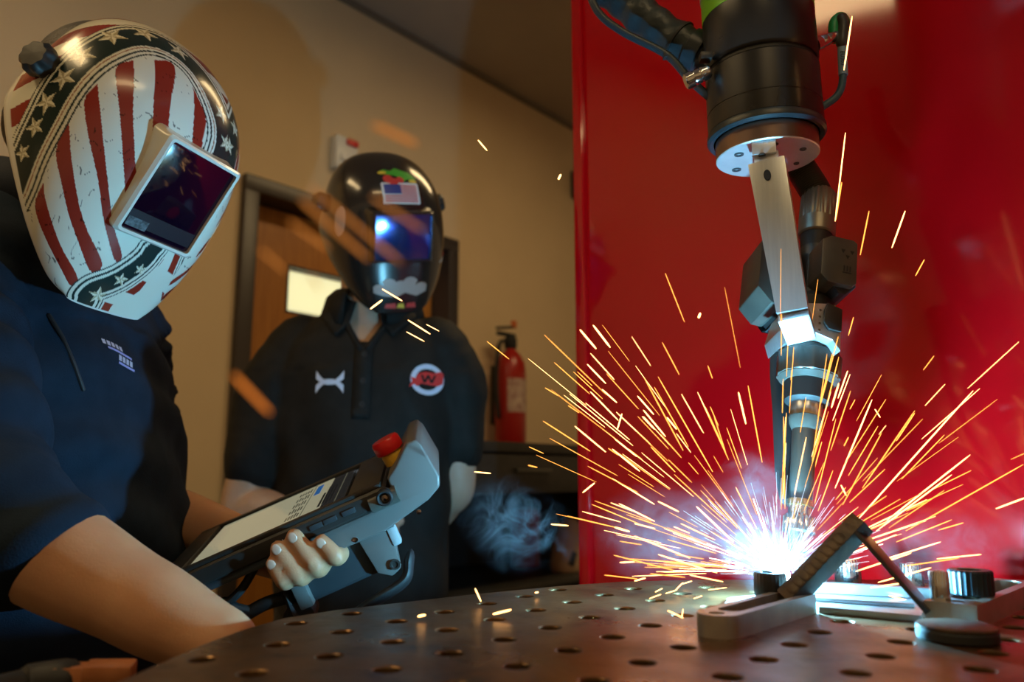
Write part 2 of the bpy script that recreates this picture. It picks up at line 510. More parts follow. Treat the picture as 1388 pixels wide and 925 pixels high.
for z in (shz, 0.30):
    MB().add(boxvf(cw1 - cw0 - 0.05, 0.47, 0.02, 0.002, c=((cw0 + cw1) / 2, 0.245, z - 0.01))).build('shelf', M_BLK, cab)
dw = MB().add(boxvf(cw1 - cw0 - 0.06, 0.02, 0.11, 0.003, c=((cw0 + cw1) / 2, 0.012, cz - 0.09)))
dwo = dw.build('drawer_front', M_BLK, cab)
MB().add(boxvf(0.16, 0.012, 0.012, 0.003, c=(0.05, -0.006, cz - 0.08))).build('handle', M_BLKM, dwo)
def oncab(px, py, off): # point at depth off inside the cabinet
    p = onplane(px, py, CBM @ Vector((0, off, 0)), WN); return CBM.inverted() @ p
q = oncab(752, 740, 0.2)
gas = thing('gas_canister', 'dark red canister standing on the black cabinet shelf', 'canister', CBM @ Matrix.Translation((q.x - 0.035, 0.30, shz)))
MB().add(lathe([(0.045, 0), (0.05, 0.006), (0.05, 0.17), (0.042, 0.19), (0.02, 0.2)], 24)).build('can_body', mat('canister red', (0.30, 0.006, 0.012), 0.35), gas)
MB().add(lathe([(0.018, 0.2), (0.018, 0.225)], 16)).build('cap', M_RUB, gas)
q = oncab(779, 760, 0.1)
bg_ = thing('canvas_bag', 'cream canvas bag with two dark straps on the cabinet shelf', 'bag', CBM @ Matrix.Translation((q.x, 0.12, shz)))
Xv, Yv, Zv = Vector((1, 0, 0)), Vector((0, 1, 0)), Vector((0, 0, 1))
bagvf = loft([(Zv * z, Xv, Yv, rx, ry) for z, rx, ry in ((0.001, 0.075, 0.05), (0.02, 0.082, 0.055), (0.07, 0.070, 0.05), (0.12, 0.048, 0.038), (0.155, 0.03, 0.025), (0.165, 0.018, 0.016))], 24, 2.2)
bt = bvh(bagvf)
MB().add(bagvf).build('bag_body', mat('cream canvas', (0.62, 0.47, 0.32), 0.8, 0, (0.52, 0.38, 0.25), 15, 0.3), bg_)
for sx, a in ((-0.045, -25), (0.03, -25)):
    c_, s_ = cos(radians(a)), sin(radians(a))
    pts = [(sx + x * c_ - z * s_, 0.04 + x * s_ + z * c_) for x, z in ((-0.009, -0.02), (0.009, -0.02), (0.009, 0.025), (-0.009, 0.025))]
    decal('strap', [pts], Vector((0, 0, 0)), Xv, Zv, bt, M_RUB, bg_, eps=0.002)
q = oncab(776, 672, 0.05)
tb = thing('cardboard_box', 'small tan cardboard box hung under the cabinet top', 'box', CBM @ Matrix.Translation((q.x, 0.3, 0)))
bpy.data.objects.remove(tb)

# ------------------------------------------------------------------ ceiling lamps (out of the picture, seen as reflections, one added to light the wall)
def troffer(loc, rz, lab_, power):
    t = thing('ceiling_light', lab_, 'ceiling light', Matrix.Translation(loc) @ Matrix.Rotation(rz, 4, 'Z'), 'ceiling lights')
    fr = MB()
    for x0, x1, y0, y1 in ((-0.62, 0.62, -0.17, -0.15), (-0.62, 0.62, 0.15, 0.17), (-0.62, -0.6, -0.15, 0.15), (0.6, 0.62, -0.15, 0.15)):
        fr.add(boxvf(x1 - x0, y1 - y0, 0.05, c=((x0 + x1) / 2, (y0 + y1) / 2, -0.026)))
    fr.build('frame', M_WHITE, t, smooth=False)
    df = MB().add(boxvf(1.2, 0.3, 0.006, c=(0, 0, -0.03))).build('diffuser', emat('lamp diffuser', (1.0, 0.70, 0.34), power), t, smooth=False)
    return t
troffer((-1.45, 0.32, CEIL), radians(105), 'long white ceiling light above the man in the navy pullover', 10)
troffer((0.75, 2.15, CEIL), radians(49), 'added ceiling light behind the red welding screen brightening the wall', 30)  # unseen lamp added to lift the tan wall
troffer((0.35, -0.9, CEIL), radians(20), 'long white ceiling light above the near end of the welding table', 15)
# ================================================================== welding table
def steel_table_mat():
    m = bpy.data.materials.new('oxidised table steel'); m.use_nodes = True
    nt = m.node_tree; b = nt.nodes['Principled BSDF']; L = nt.links.new
    tc = nt.nodes.new('ShaderNodeTexCoord')
    def nz(scale, det, lo, hi):
        n = nt.nodes.new('ShaderNodeTexNoise'); n.inputs['Scale'].default_value = scale; n.inputs['Detail'].default_value = det
        n.inputs['Roughness'].default_value = 0.62
        L(tc.outputs['Object'], n.inputs['Vector'])
        r = nt.nodes.new('ShaderNodeMapRange'); r.inputs[1].default_value = lo; r.inputs[2].default_value = hi
        L(n.outputs['Fac'], r.inputs[0]); return r.outputs[0]
    def mix(f, a, b_):
        x = nt.nodes.new('ShaderNodeMix'); x.data_type = 'RGBA'
        for s, val in ((6, a), (7, b_)):
            if isinstance(val, tuple): x.inputs[s].default_value = (*val, 1)
            else: L(val, x.inputs[s])
        L(f, x.inputs[0]); return x.outputs[2]
    c = mix(nz(9, 6, 0.38, 0.66), (0.125, 0.064, 0.026), (0.22, 0.122, 0.054))
    c = mix(nz(38, 5, 0.52, 0.72), c, (0.055, 0.036, 0.022))
    c = mix(nz(240, 2, 0.68, 0.76), c, (0.28, 0.23, 0.17))
    L(c, b.inputs['Base Color'])
    b.inputs['Metallic'].default_value = 0.75
    r = nt.nodes.new('ShaderNodeMapRange'); r.inputs[3].default_value = 0.24; r.inputs[4].default_value = 0.46
    L(nz(14, 5, 0.3, 0.7), r.inputs[0]); L(r.outputs[0], b.inputs['Roughness'])
    n = nt.nodes.new('ShaderNodeTexNoise'); n.inputs['Scale'].default_value = 180; n.inputs['Detail'].default_value = 4
    L(tc.outputs['Object'], n.inputs['Vector'])
    bp = nt.nodes.new('ShaderNodeBump'); bp.inputs['Strength'].default_value = 0.25; bp.inputs['Distance'].default_value = 0.001
    L(n.outputs['Fac'], bp.inputs['Height']); L(bp.outputs[0], b.inputs['Normal'])
    return m
M_TABLE = steel_table_mat()
TB = [(-0.225, 0.06), (-0.204, 0.413), (-0.195, 0.51), (-0.186, 0.56), (-0.170, 0.605), (-0.140, 0.640), (-0.037, 0.722), (0.05, 0.779), (0.11, 0.807), (0.19, 0.822), (0.42, 0.822), (0.47, 0.785), (0.63, 0.59), (0.63, 0.06)]
def inside(p, poly, margin):
    n = len(poly); ins = False; dmin = 9
    for i in range(n):
        a, b = Vector(poly[i]), Vector(poly[(i + 1) % n]); q = Vector(p)
        t = max(0, min(1, (q - a).dot(b - a) / (b - a).length_squared)); dmin = min(dmin, (q - a - (b - a) * t).length)
        if (a.y > q.y) != (b.y > q.y) and q.x < (b.x - a.x) * (q.y - a.y) / (b.y - a.y) + a.x: ins = not ins
    return ins and dmin > margin
h0 = G(525, 908)
ROWA = radians(6.3)
e1 = Vector((cos(ROWA + pi / 4), sin(ROWA + pi / 4))) * 0.0508
e2 = Vector((cos(ROWA + 3 * pi / 4), sin(ROWA + 3 * pi / 4))) * 0.0508
HR = 0.0079
holes = []
for i in range(-30, 31):
    for j in range(-30, 31):
        p = Vector((h0.x, h0.y)) + e1 * i + e2 * j
        if inside(p, TB, 0.016): holes.append(p)
table = thing('welding_table', 'brown oxidised steel welding table drilled with rows of round holes', 'table', Vector((0.2, 0.44, 0)))
bm = bmesh.new(); edges = []
def loop(pts):
    vv = [bm.verts.new((p[0] - 0.2, p[1] - 0.44, TABLE_Z)) for p in pts]
    es = [bm.edges.new((vv[i], vv[(i + 1) % len(vv)])) for i in range(len(vv))]
    return vv, es
outer, es = loop(TB); edges += es
hv = []; hv2 = []
SG = 20
for p in holes:
    r2, es = loop([(p.x + (HR + 0.0009) * cos(2 * pi * k / SG), p.y + (HR + 0.0009) * sin(2 * pi * k / SG)) for k in range(SG)])
    edges += es; hv.append((p, r2))
bmesh.ops.triangle_fill(bm, use_beauty=True, use_dissolve=False, edges=edges)
for p, rr in hv:
    prev = rr
    for dr, dz in ((HR, -0.0009), (HR, -0.014)):
        cur = [bm.verts.new((p.x - 0.2 + dr * cos(2 * pi * k / SG), p.y - 0.44 + dr * sin(2 * pi * k / SG), TABLE_Z + dz)) for k in range(SG)]
        for k in range(SG): bm.faces.new((prev[k], prev[(k + 1) % SG], cur[(k + 1) % SG], cur[k]))
        prev = cur
low = [bm.verts.new((v.co.x, v.co.y, TABLE_Z - 0.014)) for v in outer]
for k in range(len(outer)):
    bm.faces.new((outer[k], low[k], low[(k + 1) % len(low)], outer[(k + 1) % len(low)]))
bmesh.ops.recalc_face_normals(bm, faces=list(bm.faces))
v_, f_ = bm2vf(bm)
mesh('table_top', v_, f_, M_TABLE, table, angle=40)
M_TLEG = mat('dark table steel', (0.04, 0.036, 0.034), 0.5, 0.3)
cx0, cy0 = 0.2, 0.44
for a, b in ((TB[0], TB[2]), (TB[5], TB[8]), (TB[9], TB[10]), (TB[12], TB[13]), (TB[13], TB[0])):
    A, B = Vector((a[0] - cx0, a[1] - cy0, 0)), Vector((b[0] - cx0, b[1] - cy0, 0))
    d = B - A; inn = Vector((-A.x - B.x, -A.y - B.y, 0)).normalized() * 0.03
    ln = d.length - 0.06
    MB().add(boxvf(ln, 0.008, 0.12), frame((A + B) / 2 + inn + Vector((0, 0, TABLE_Z - 0.0745)), d, Vector((0, 0, 1)).cross(d), Vector((0, 0, 1)))).build('skirt', M_TLEG, table, smooth=False)
for x, y in ((-0.14, 0.14), (-0.12, 0.56), (0.40, 0.74), (0.56, 0.14)):
    lg = MB().add(boxvf(0.06, 0.06, TABLE_Z - 0.03, 0.004, c=(x - cx0, y - cy0, (TABLE_Z - 0.03) / 2 + 0.014))).build('leg', M_TLEG, table)
    MB().add(lathe([(0.045, 0), (0.045, 0.014)], 20), Matrix.Translation((x - cx0, y - cy0, 0))).build('foot', M_TLEG, lg)

# ================================================================== red screen
SN = Vector((sin(radians(52)), cos(radians(52)), 0))       # away from the camera
SL = P(787, 400, 1.31)
SD = Vector((SN.y, -SN.x, 0))                               # towards the right of the picture
SCM = frame(Vector((SL.x, SL.y, 0)), SD, SN, Vector((0, 0, 1)))
def red_mat():
    m = mat('glossy red panel', (0.52, 0.0024, 0.005), 0.05, 0.0, (0.47, 0.002, 0.004), 2.0, coat=0.0, rough2=0.10)
    nt = m.node_tree; b = nt.nodes['Principled BSDF']
    tc = nt.nodes.new('ShaderNodeTexCoord'); mp = nt.nodes.new('ShaderNodeMapping'); mp.inputs['Scale'].default_value = (3.0, 3.0, 1.2)
    n = nt.nodes.new('ShaderNodeTexNoise'); n.inputs['Scale'].default_value = 1.3; n.inputs['Detail'].default_value = 2
    bp = nt.nodes.new('ShaderNodeBump'); bp.inputs['Strength'].default_value = 0.14; bp.inputs['Distance'].default_value = 0.02
    nt.links.new(tc.outputs['Object'], mp.inputs[0]); nt.links.new(mp.outputs[0], n.inputs['Vector'])
    nt.links.new(n.outputs['Fac'], bp.inputs['Height']); nt.links.new(bp.outputs[0], b.inputs['Normal'])
    b.inputs['Specular IOR Level'].default_value = 0.55
    return m
M_REDP = red_mat()
scr = thing('welding_screen', 'tall glossy red welding screen behind the robot', 'screen', SCM)
MB().add(boxvf(1.7, 0.006, 2.2, c=(0.015 + 0.85, 0.003, 1.22))).build('panel', M_REDP, scr, smooth=False)
MB().add(boxvf(0.026, 0.03, 2.26, 0.006, 3, c=(0.006, 0.006, 1.21))).build('edge_post', M_REDP, scr)
MB().add(boxvf(0.026, 0.03, 2.26, 0.006, 3, c=(1.725, 0.006, 1.21))).build('edge_post', M_REDP, scr)
MB().add(boxvf(1.69, 0.028, 0.026, 0.005, 3, c=(0.866, 0.008, 2.327))).build('top_rail', M_REDP, scr)
for x in (0.006, 1.725):
    MB().add(boxvf(0.05, 0.4, 0.03, 0.006, c=(x, 0.006, 0.065))).build('foot_bar', M_TLEG, scr)
    for yy in (-0.16, 0.17):
        MB().add(lathe([(0.025, 0), (0.025, 0.05)], 16), Matrix.Translation((x, yy, 0))).build('caster', M_RUB, scr)
# ================================================================== robot arm
FC = P(1040, 215, 0.74)
tilt = Matrix.Rotation(radians(-0.6), 4, 'Y')
RBM = Matrix.Translation(FC) @ tilt
rob = thing('robot_arm', 'black and green robot wrist hanging above the welding table', 'robot', RBM)
S = 64
MB().add(lathe([(0.0001, 0.0), (0.049, 0.0), (0.050, 0.0008), (0.050, 0.0015)], S, False)).build('tool_flange', M_ALU2, rob)
MB().add(lathe([(0.0500, 0.0015), (0.0500, 0.0195)], S, False)).build('flange_rim', mat('reflection tinted aluminium', (0.30, 0.20, 0.15), 0.3, 0.9), rob)
# flange wall coloured brown in imitation of the red and dark it reflects
ring_prof = [(0.0515, 0.0195), (0.0555, 0.0185), (0.0578, 0.021), (0.0578, 0.026), (0.0565, 0.0285)]
MB().add(lathe(ring_prof, S, False)).build('seal_ring', M_BLUER, rob)
MB().add(lathe([(0.0515, 0.0195), (0.0560, 0.0285), (0.0565, 0.029), (0.0565, 0.0475), (0.0560, 0.048), (0.0560, 0.0487), (0.0565, 0.0492), (0.0563, 0.090), (0.0545, 0.092)], S, False)).build('wrist_ring', M_ANOD, rob)
MB().add(lathe([(0.0545, 0.090), (0.053, 0.0925), (0.053, 0.097), (0.0545, 0.099)], S, False)).build('groove_seal', M_RUB, rob)
MB().add(lathe([(0.0545, 0.097), (0.0565, 0.100), (0.0560, 0.152), (0.0540, 0.153)], S, False)).build('wrist_housing', M_ANOD, rob)
MB().add(lathe([(0.0540, 0.152), (0.0562, 0.1525), (0.0562, 0.180), (0.054, 0.181)], S, False)).build('green_band', M_GREEN, rob)
MB().add(lathe([(0.0540, 0.180), (0.0570, 0.182), (0.058, 0.30), (0.066, 0.33), (0.066, 0.44), (0.05, 0.47), (0.0, 0.475)], S, False)).build('wrist_joint', M_WHITEP, rob)
MB().add(tube([(0, 0, 0.385), (0.12, -0.30, 0.44), (0.30, -0.85, 0.50)], [0.062, 0.066, 0.075], 32)).build('forearm', M_WHITEP, rob)
MB().add(tube([(0.30, -0.85, 0.38), (0.30, -0.85, 0.60)], 0.08, 32)).build('elbow_joint', M_WHITEP, rob)
MB().add(tube([(0.36, -0.92, 0.48), (0.36, -0.95, 0.1), (0.36, -0.95, -0.2)], [0.07, 0.072, 0.08], 32)).build('upper_arm', M_WHITEP, rob)
MB().add(lathe([(0.11, -FC.z), (0.11, -FC.z + 0.03), (0.085, -FC.z + 0.05), (0.085, -0.26), (0.09, -0.2)], 40), Matrix.Translation((0.36, -0.95, 0))).build('pedestal', M_WHITEP, rob)
# alignment mark, small dowel and screw heads on the flange
MB().add(prism([(-0.004, 0), (0.004, 0), (0, 0.007)], 0.0004), Matrix.Translation((-0.004, -0.0567, 0.140)) @ Matrix.Rotation(radians(90), 4, 'X')).build('alignment_mark', M_PRINT, rob)
scr_prof = [(0.0, 0.0006), (0.0022, 0.0006), (0.0026, -0.0012), (0.0046, -0.0012), (0.0048, 0.0003)]
for a, rr, sc in ((200, 0.034, 1), (265, 0.036, 0.5), (20, 0.036, 0.6), (60, 0.037, 1), (130, 0.036, 1), (320, 0.036, 0.7)):
    MB().add(lathe([(r * sc, z) for r, z in scr_prof], 16), Matrix.Translation((rr * cos(radians(a)), rr * sin(radians(a)), 0))).build('flange_screw', mat('screw socket', (0.10, 0.12, 0.13), 0.4, 0.6), rob)
# corrugated sleeve hose from the left behind the wrist
hp = catmull([P(985, 78, 0.775), P(948, 72, 0.78), P(895, 38, 0.79), P(845, 2, 0.80), P(800, -40, 0.80), P(760, -120, 0.80)], 10)
MB().add(tube(hp, [0.0195 + 0.0012 * sin(i * 1.3) + 0.001 * sin(i * 0.57) for i in range(len(hp))], 24)).build('hose_sleeve', M_SLEEVE, rob, world=True)
cu = axisM(hp[9], hp[13])
MB().add(lathe([(0.0195, 0), (0.0222, 0.001), (0.0222, 0.016), (0.0195, 0.017)], 32), cu).build('hose_cuff', M_BLUER, rob, world=True)
MB().add(lathe([(0.0205, 0.0), (0.0226, 0.0005), (0.0226, 0.003), (0.0205, 0.0035)], 32), axisM(hp[15], hp[17])).build('cable_tie', M_RUB, rob, world=True)
MB().add(boxvf(0.008, 0.008, 0.006, 0.001), Matrix.Translation(P(904, 76, 0.765))).build('cable_tie', M_RUB, rob, world=True)
cp = catmull([P(790, -40, 0.78), P(808, 12, 0.775), P(842, 42, 0.77), P(903, 74, 0.765), P(935, 108, 0.755), P(964, 134, 0.745), P(985, 150, 0.75)], 8)
MB().add(tube(cp, 0.0042, 12)).build('cable', M_BLUER, rob, world=True)
# chrome couplings
def coupling(a, b, segs, nm='coupling'):
    L_ = (b - a).length
    MB().add(lathe([(r, z * L_) for r, z in segs], 20), axisM(a, b)).build(nm, M_CHROME, rob, world=True)
coupling(P(929, 112, 0.725), P(962, 96, 0.72), [(0.007, 0), (0.0085, 0.04), (0.0085, 0.3), (0.0068, 0.34), (0.0075, 0.4), (0.0075, 0.6), (0.006, 0.64), (0.0075, 0.68), (0.0075, 0.9), (0.006, 1)])
coupling(P(1103, 62, 0.725), P(1134, 48, 0.735), [(0.008, 0), (0.008, 0.22), (0.006, 0.26), (0.0068, 0.3), (0.0068, 0.5), (0.0055, 0.55), (0.006, 0.6), (0.006, 0.9), (0.005, 1)])
MB().add(boxvf(0.012, 0.012, 0.008, 0.002), Matrix.Translation(P(956, 78, 0.72))).build('port_cap', M_BLK, rob, world=True)
gcv = tube(catmull([P(1131, 52, 0.735), P(1131, 32, 0.735), P(1140, 24, 0.735), P(1146, 34, 0.735)], 6), 0.0058, 14)
MB().add(gcv).build('green_plug', M_GREEN2, rob, world=True)
MB().add(tube(catmull([P(1141, 26, 0.731), P(1143, 36, 0.731), P(1141, 57, 0.731)], 6), 0.0062, 14)).build('plug_boot', M_BLKM, rob, world=True)
bl = catmull([P(1142, 54, 0.733), P(1143, 100, 0.733), P(1136, 128, 0.735), P(1112, 147, 0.74)], 8)
MB().add(tube(bl, 0.0038, 12)).build('sensor_cable', M_BLUEC, rob, world=True)
MB().add(lathe([(0.0046, 0), (0.0046, 1)], 16), axisM(P(1141, 56, 0.733), P(1143, 102, 0.733)) @ Matrix.Diagonal((1, 1, (P(1141, 56, 0.733) - P(1143, 102, 0.733)).length, 1))).build('cable_label', M_LABEL, rob, world=True)
t_ = text_vf('EU303', 0.006)
ta, tb_ = P(1141, 56, 0.7282), P(1143, 102, 0.7282)
td = (tb_ - ta).normalized()
MB().add(t_, frame((ta + tb_) / 2 + Vector((0, -0.0002, 0)), td, td.cross(CAMB) * -1, CAMB)).build('cable_lettering', mat('dark print', (0.03, 0.05, 0.07), 0.5), rob, world=True)

# tool bracket: mounting tab, long bar, lower bend
brA, brB = P(1040, 222, 0.705), P(1075, 424, 0.695)
zb = (brA - brB).normalized()
fn = camdir(-0.42, 0.10, 0.9); fn = (fn - zb * fn.dot(zb)).normalized()
xb = fn.cross(zb) * -1.0
if xb.x < 0: xb = -xb
BRM = frame(brB, xb, zb.cross(xb), zb)     # y axis points away from viewer or towards
ylen = (brA - brB).length
def taper(w0, w1, th, L_, bev=0.0008, z0=0.0):
    v, f = boxvf(1, th, 1, 0)
    bm = bmesh.new(); bmesh.ops.create_cube(bm, size=1.0)
    for q in bm.verts:
        t = q.co.z + 0.5; wd = w0 + (w1 - w0) * t
        q.co = Vector((q.co.x * wd, q.co.y * th, z0 + t * L_))
    bmesh.ops.bevel(bm, geom=list(bm.edges), offset=bev, segments=2, profile=0.6, affect='EDGES')
    return bm2vf(bm)
M_ALUB = mat('bright bracket aluminium', (0.62, 0.66, 0.68), 0.36, 0.75, (0.56, 0.60, 0.63), 50, stretch=(8, 8, 0.3))
brk = MB().add(taper(0.0275, 0.0335, 0.020, ylen), BRM).build('tool_bracket', M_ALUB, rob, world=True)
c2, s2 = P(1086, 456, 0.712), None
zb2 = (brB - c2).normalized(); xb2 = (xb - zb2 * xb.dot(zb2)).normalized()
BR2 = frame(c2, xb2, zb2.cross(xb2), zb2)
MB().add(taper(0.026, 0.0275, 0.020, (brB - c2).length + 0.001), BR2).build('bracket_foot', M_ALUB, brk, world=True)
MB().add(lathe([(0.0, -0.0002), (0.0026, -0.0002), (0.003, 0.0004), (0.0042, 0.0004)], 20), frame(BRM @ Vector((-0.001, 0.0, ylen - 0.016)) + fn * 0.0102, xb, zb, fn) @ Matrix.Diagonal((0.8, 1.35, 1, 1))).build('bolt_hole', mat('dark hole', (0.02, 0.025, 0.03), 0.4), brk, world=True)
tabc = P(1026, 204, 0.705)
MB().add(boxvf(0.022, 0.036, 0.013, 0.0008), Matrix.Translation(FC + Vector((-0.012, -0.026, -0.0068))) @ Matrix.Rotation(radians(-18), 4, 'Z')).build('mounting_tab', M_ALU2, rob, world=True)
for dx in (-0.018, -0.010):
    MB().add(lathe([(0.0, 0.0), (0.0016, 0), (0.002, -0.0008), (0.0034, -0.0008), (0.0034, 0.001)], 16), Matrix.Translation(FC + Vector((-0.017 + dx * 0.1, -0.040 + (dx + 0.018) * 0.9, -0.0134)))).build('tab_screw', mat('screw socket', (0.1, 0.12, 0.13), 0.4), rob, world=True)
sp = BRM @ Vector((0, 0, ylen))
top_ = FC + Vector((-0.010, -0.030, -0.013))
MB().add(boxvf(0.022, 0.018, (sp - top_).length + 0.006, 0.0008), axisM(sp - Vector((0, 0, 0.004)), top_) @ Matrix.Translation((0, 0, (sp - top_).length / 2))).build('bracket_neck', M_ALU2, rob, world=True)

# ================================================================== welding torch
T0, T1 = P(1110, 262, 0.795), P(1081, 750, 0.702)
tor = thing('welding_torch', 'black welding torch with chrome nozzle clamped under the robot wrist', 'torch', axisM(T1, T0))
TA = axisM(T1, T0, Vector((1, 0, 0))); TL = (T0 - T1).length
ROOT[tor.name] = TA.copy(); tor.matrix_world = TA
def project(p):
    q = p - Vector((0, 0, CAMZ)); zc = -q.dot(CAMB)
    return 694 + FPX * q.dot(CAMR) / zc, 462.5 - FPX * q.dot(CAMU) / zc, zc
def tz(py):
    lo, hi = -0.2, 1.2
    for _ in range(40):
        m_ = (lo + hi) / 2
        if project(T1 + (T0 - T1) * m_)[1] > py: lo = m_
        else: hi = m_
    return lo * TL
def tr_(rpx, py):
    return rpx * project(T1 + (T0 - T1) * (tz(py) / TL))[2] / FPX
def tl(nm, pts, m, seg=40, cap=True, ribs=0, depth=0.06):
    prof = [(tr_(r, y), tz(y)) for y, r in pts]
    v, f = lathe(prof, seg if not ribs else ribs * 4, cap)
    if ribs:
        n = ribs * 4
        for i, p in enumerate(v):
            k = i % n
            if k % 4 in (0, 1): p.x *= 1 - depth; p.y *= 1 - depth
    return MB().add((v, f)).build(nm, m, tor)
M_GUN = mat('gun metal', (0.11, 0.105, 0.09), 0.32, 0.7)
M_NUT = mat('grey nut', (0.25, 0.24, 0.19), 0.35, 0.6)
cg = catmull([P(1072, 205, 0.80), P(1088, 232, 0.80), P(1104, 258, 0.795), P(1111, 275, 0.794)], 10)
cgf = []
import itertools
pts_c = catmull(cg, 4)
MB().add(tube(pts_c, [0.0148 + 0.0012 * sin(i * pi * 0.5) for i in range(len(pts_c))], 28)).build('conduit', mat('grey conduit', (0.10, 0.095, 0.075), 0.35, 0.4), tor, world=True)
tl('knurled_nut', [(303, 23), (300, 24), (266, 22.5), (262, 19)], M_NUT, ribs=22, depth=0.05)
tl('nut_collar', [(322, 22), (320, 24), (301, 24), (300, 22)], M_NUT)
tl('cable_neck', [(345, 19), (322, 21), (321, 17)], M_RUB)
tl('core', [(470, 26), (430, 26), (425, 20), (340, 20)], M_BLK)
def facing(c, zax):
    y = (-CAMB - zax * (-CAMB).dot(zax)).normalized(); return frame(c, y.cross(zax), y, zax)
up = (T0 - T1).normalized()
def oct_block(px0, px1, py0, py1, Y, dep, nm, m, cut):
    c = P((px0 + px1) / 2, (py0 + py1) / 2, Y); k = pxm(c)
    w_, h_ = (px1 - px0) / k, (py1 - py0) / k * 1.02
    poly = [(-w_ / 2 + cut[0] * w_, h_ / 2), (w_ / 2 - cut[1] * w_, h_ / 2), (w_ / 2, h_ / 2 - cut[1] * w_ * 0.7), (w_ / 2, -h_ / 2 + cut[2] * w_), (w_ / 2 - cut[2] * w_, -h_ / 2), (-w_ / 2 + cut[3] * w_, -h_ / 2), (-w_ / 2, -h_ / 2 + cut[3] * w_), (-w_ / 2, h_ / 2 - cut[0] * w_ * 0.7)]
    M_ = facing(c, up)
    v, f = prism(poly, dep, 0.0015, -dep / 2)
    R_ = M_ @ Matrix.Rotation(radians(90), 4, 'X')
    return MB().add((v, f), R_).build(nm, m, tor, world=True), M_, w_, h_, dep
oct_block(1016, 1064, 330, 432, 0.775, 0.055, 'clamp_shell', M_BLKM, (0.4, 0.05, 0.3, 0.4))
ob_, m_o, w_o, h_o, d_o = oct_block(1098, 1146, 334, 404, 0.755, 0.05, 'clamp_shell', M_BLKM, (0.25, 0.12, 0.12, 0.2))
oct_block(1020, 1064, 405, 436, 0.773, 0.050, 'clamp_lip', M_RUB, (0.0, 0.0, 0.3, 0.8))
oct_block(1100, 1145, 396, 412, 0.753, 0.046, 'clamp_lip', M_RUB, (0.0, 0.0, 0.3, 0.5))
# moulded marks on the shell
fm_ = m_o @ Matrix.Translation((w_o * 0.22, -d_o / 2 - 0.0002, 0)) @ Matrix.Rotation(radians(90), 4, 'X')
mk = MB()
for dx, dy in ((-0.0045, 0.011), (0.0045, 0.011), (0, 0.005)):
    mk.add(prism([(dx - 0.002, dy + 0.002), (dx, dy - 0.002), (dx + 0.002, dy + 0.002)], 0.0004), fm_)
mk.build('arrow_marks', M_RUB, tor, world=True)
mk = MB()
for k in range(3): mk.add(boxvf(0.0012, 0.006, 0.0006, c=(-0.003 + 0.003 * k, -0.008, 0)), fm_)
mk.add(boxvf(0.009, 0.001, 0.0006, c=(0, -0.0125, 0)), fm_)
mk.build('vent_marks', M_RUB, tor, world=True)
tl('release_neck', [(448, 22), (440, 27), (412, 28), (405, 22)], M_RUB)
# clamp block
cbv = P(1088, 449, 0.735); kk = pxm(cbv)
M_ = facing(cbv, up)
pw, ph = 74 / kk, 50 / kk
poly = [(-pw / 2 + 0.004, ph / 2 - 0.004), (pw / 2 - 0.012, ph / 2 + 0.004), (pw / 2 - 0.001, ph / 2 - 0.008), (pw / 2, -ph / 2 - 0.008), (pw / 2 - 0.008, -ph / 2 + 0.002), (0, -ph / 2 + 0.006), (-pw / 2 + 0.01, -ph / 2 + 0.002), (-pw / 2 + 0.004, -ph / 2 - 0.008), (-pw / 2 - 0.001, -ph / 2 + 0.006)]
MB().add(prism(poly, 0.050, 0.0012, -0.025), M_ @ Matrix.Rotation(radians(90), 4, 'X')).build('clamp_block', M_ALUB, tor, world=True)
MB().add(prism([(x * 0.017, y * 0.026) for x, y in ((-0.35, 0.55), (0.5, 0.4), (0.5, -0.5), (-0.2, -0.5), (-0.5, -0.25), (-0.5, 0.2))], 0.003, 0.0008), M_ @ Matrix.Translation((0.0165, -0.0255, 0.006)) @ Matrix.Rotation(radians(90), 4, 'X')).build('release_button', M_BLK, tor, world=True)
for k in range(4):
    MB().add(lathe([(0.0, 0.0006), (0.0012, 0.0006), (0.0014, 0)], 10), M_ @ Matrix.Translation((0.0050, -0.0252, 0.012 - 0.007 * k)) @ Matrix.Rotation(radians(90), 4, 'X')).build('block_pin', M_CHROME, tor, world=True)
tl('collar', [(522, 33), (516, 39), (490, 40.5), (489, 38), (470, 37), (462, 38), (460, 34)], M_BLKM)
tl('collar_grip', [(516, 38), (514, 41), (486, 41.5), (484, 38)], M_BLKM, ribs=14, depth=0.03)
tl('lower_sleeve', [(550, 20), (546, 29), (530, 30), (520, 31), (518, 28)], M_RUB)
tl('steel_band', [(569, 20), (567, 21), (549, 21), (547, 20)], M_STEEL)
tl('taper_sleeve', [(588, 15), (576, 21), (568, 22), (566, 20)], M_BLKM)
tl('swan_neck', [(682, 15), (660, 15.5), (585, 16.5), (583, 15)], M_GUN)
tl('brass_ring', [(689, 15), (688, 18), (680, 18), (678, 15)], M_BRASS)
tl('nozzle', [(748, 10), (746, 12.5), (722, 15), (690, 16), (686, 15)], M_CHROME)
tl('nozzle_nut', [(724, 17), (722, 21.5), (704, 22), (700, 19)], M_CHROME, ribs=20, depth=0.05)
tl('contact_tip', [(757, 3), (744, 4)], M_BRASS, seg=16)
tl('welding_wire', [(772, 0.9), (755, 0.9)], M_STEEL, seg=8)
# dark flat strap hanging behind the torch
gh = [P(1062, 420, 0.80), P(1058, 500, 0.79), P(1062, 560, 0.77), P(1066, 640, 0.745), P(1072, 676, 0.725)]
MB().add(tube(catmull(gh, 8), 0.011, 14, flat=0.5, hint=Vector((1, 0, 0)))).build('dark_strap', M_RUB, tor, world=True)
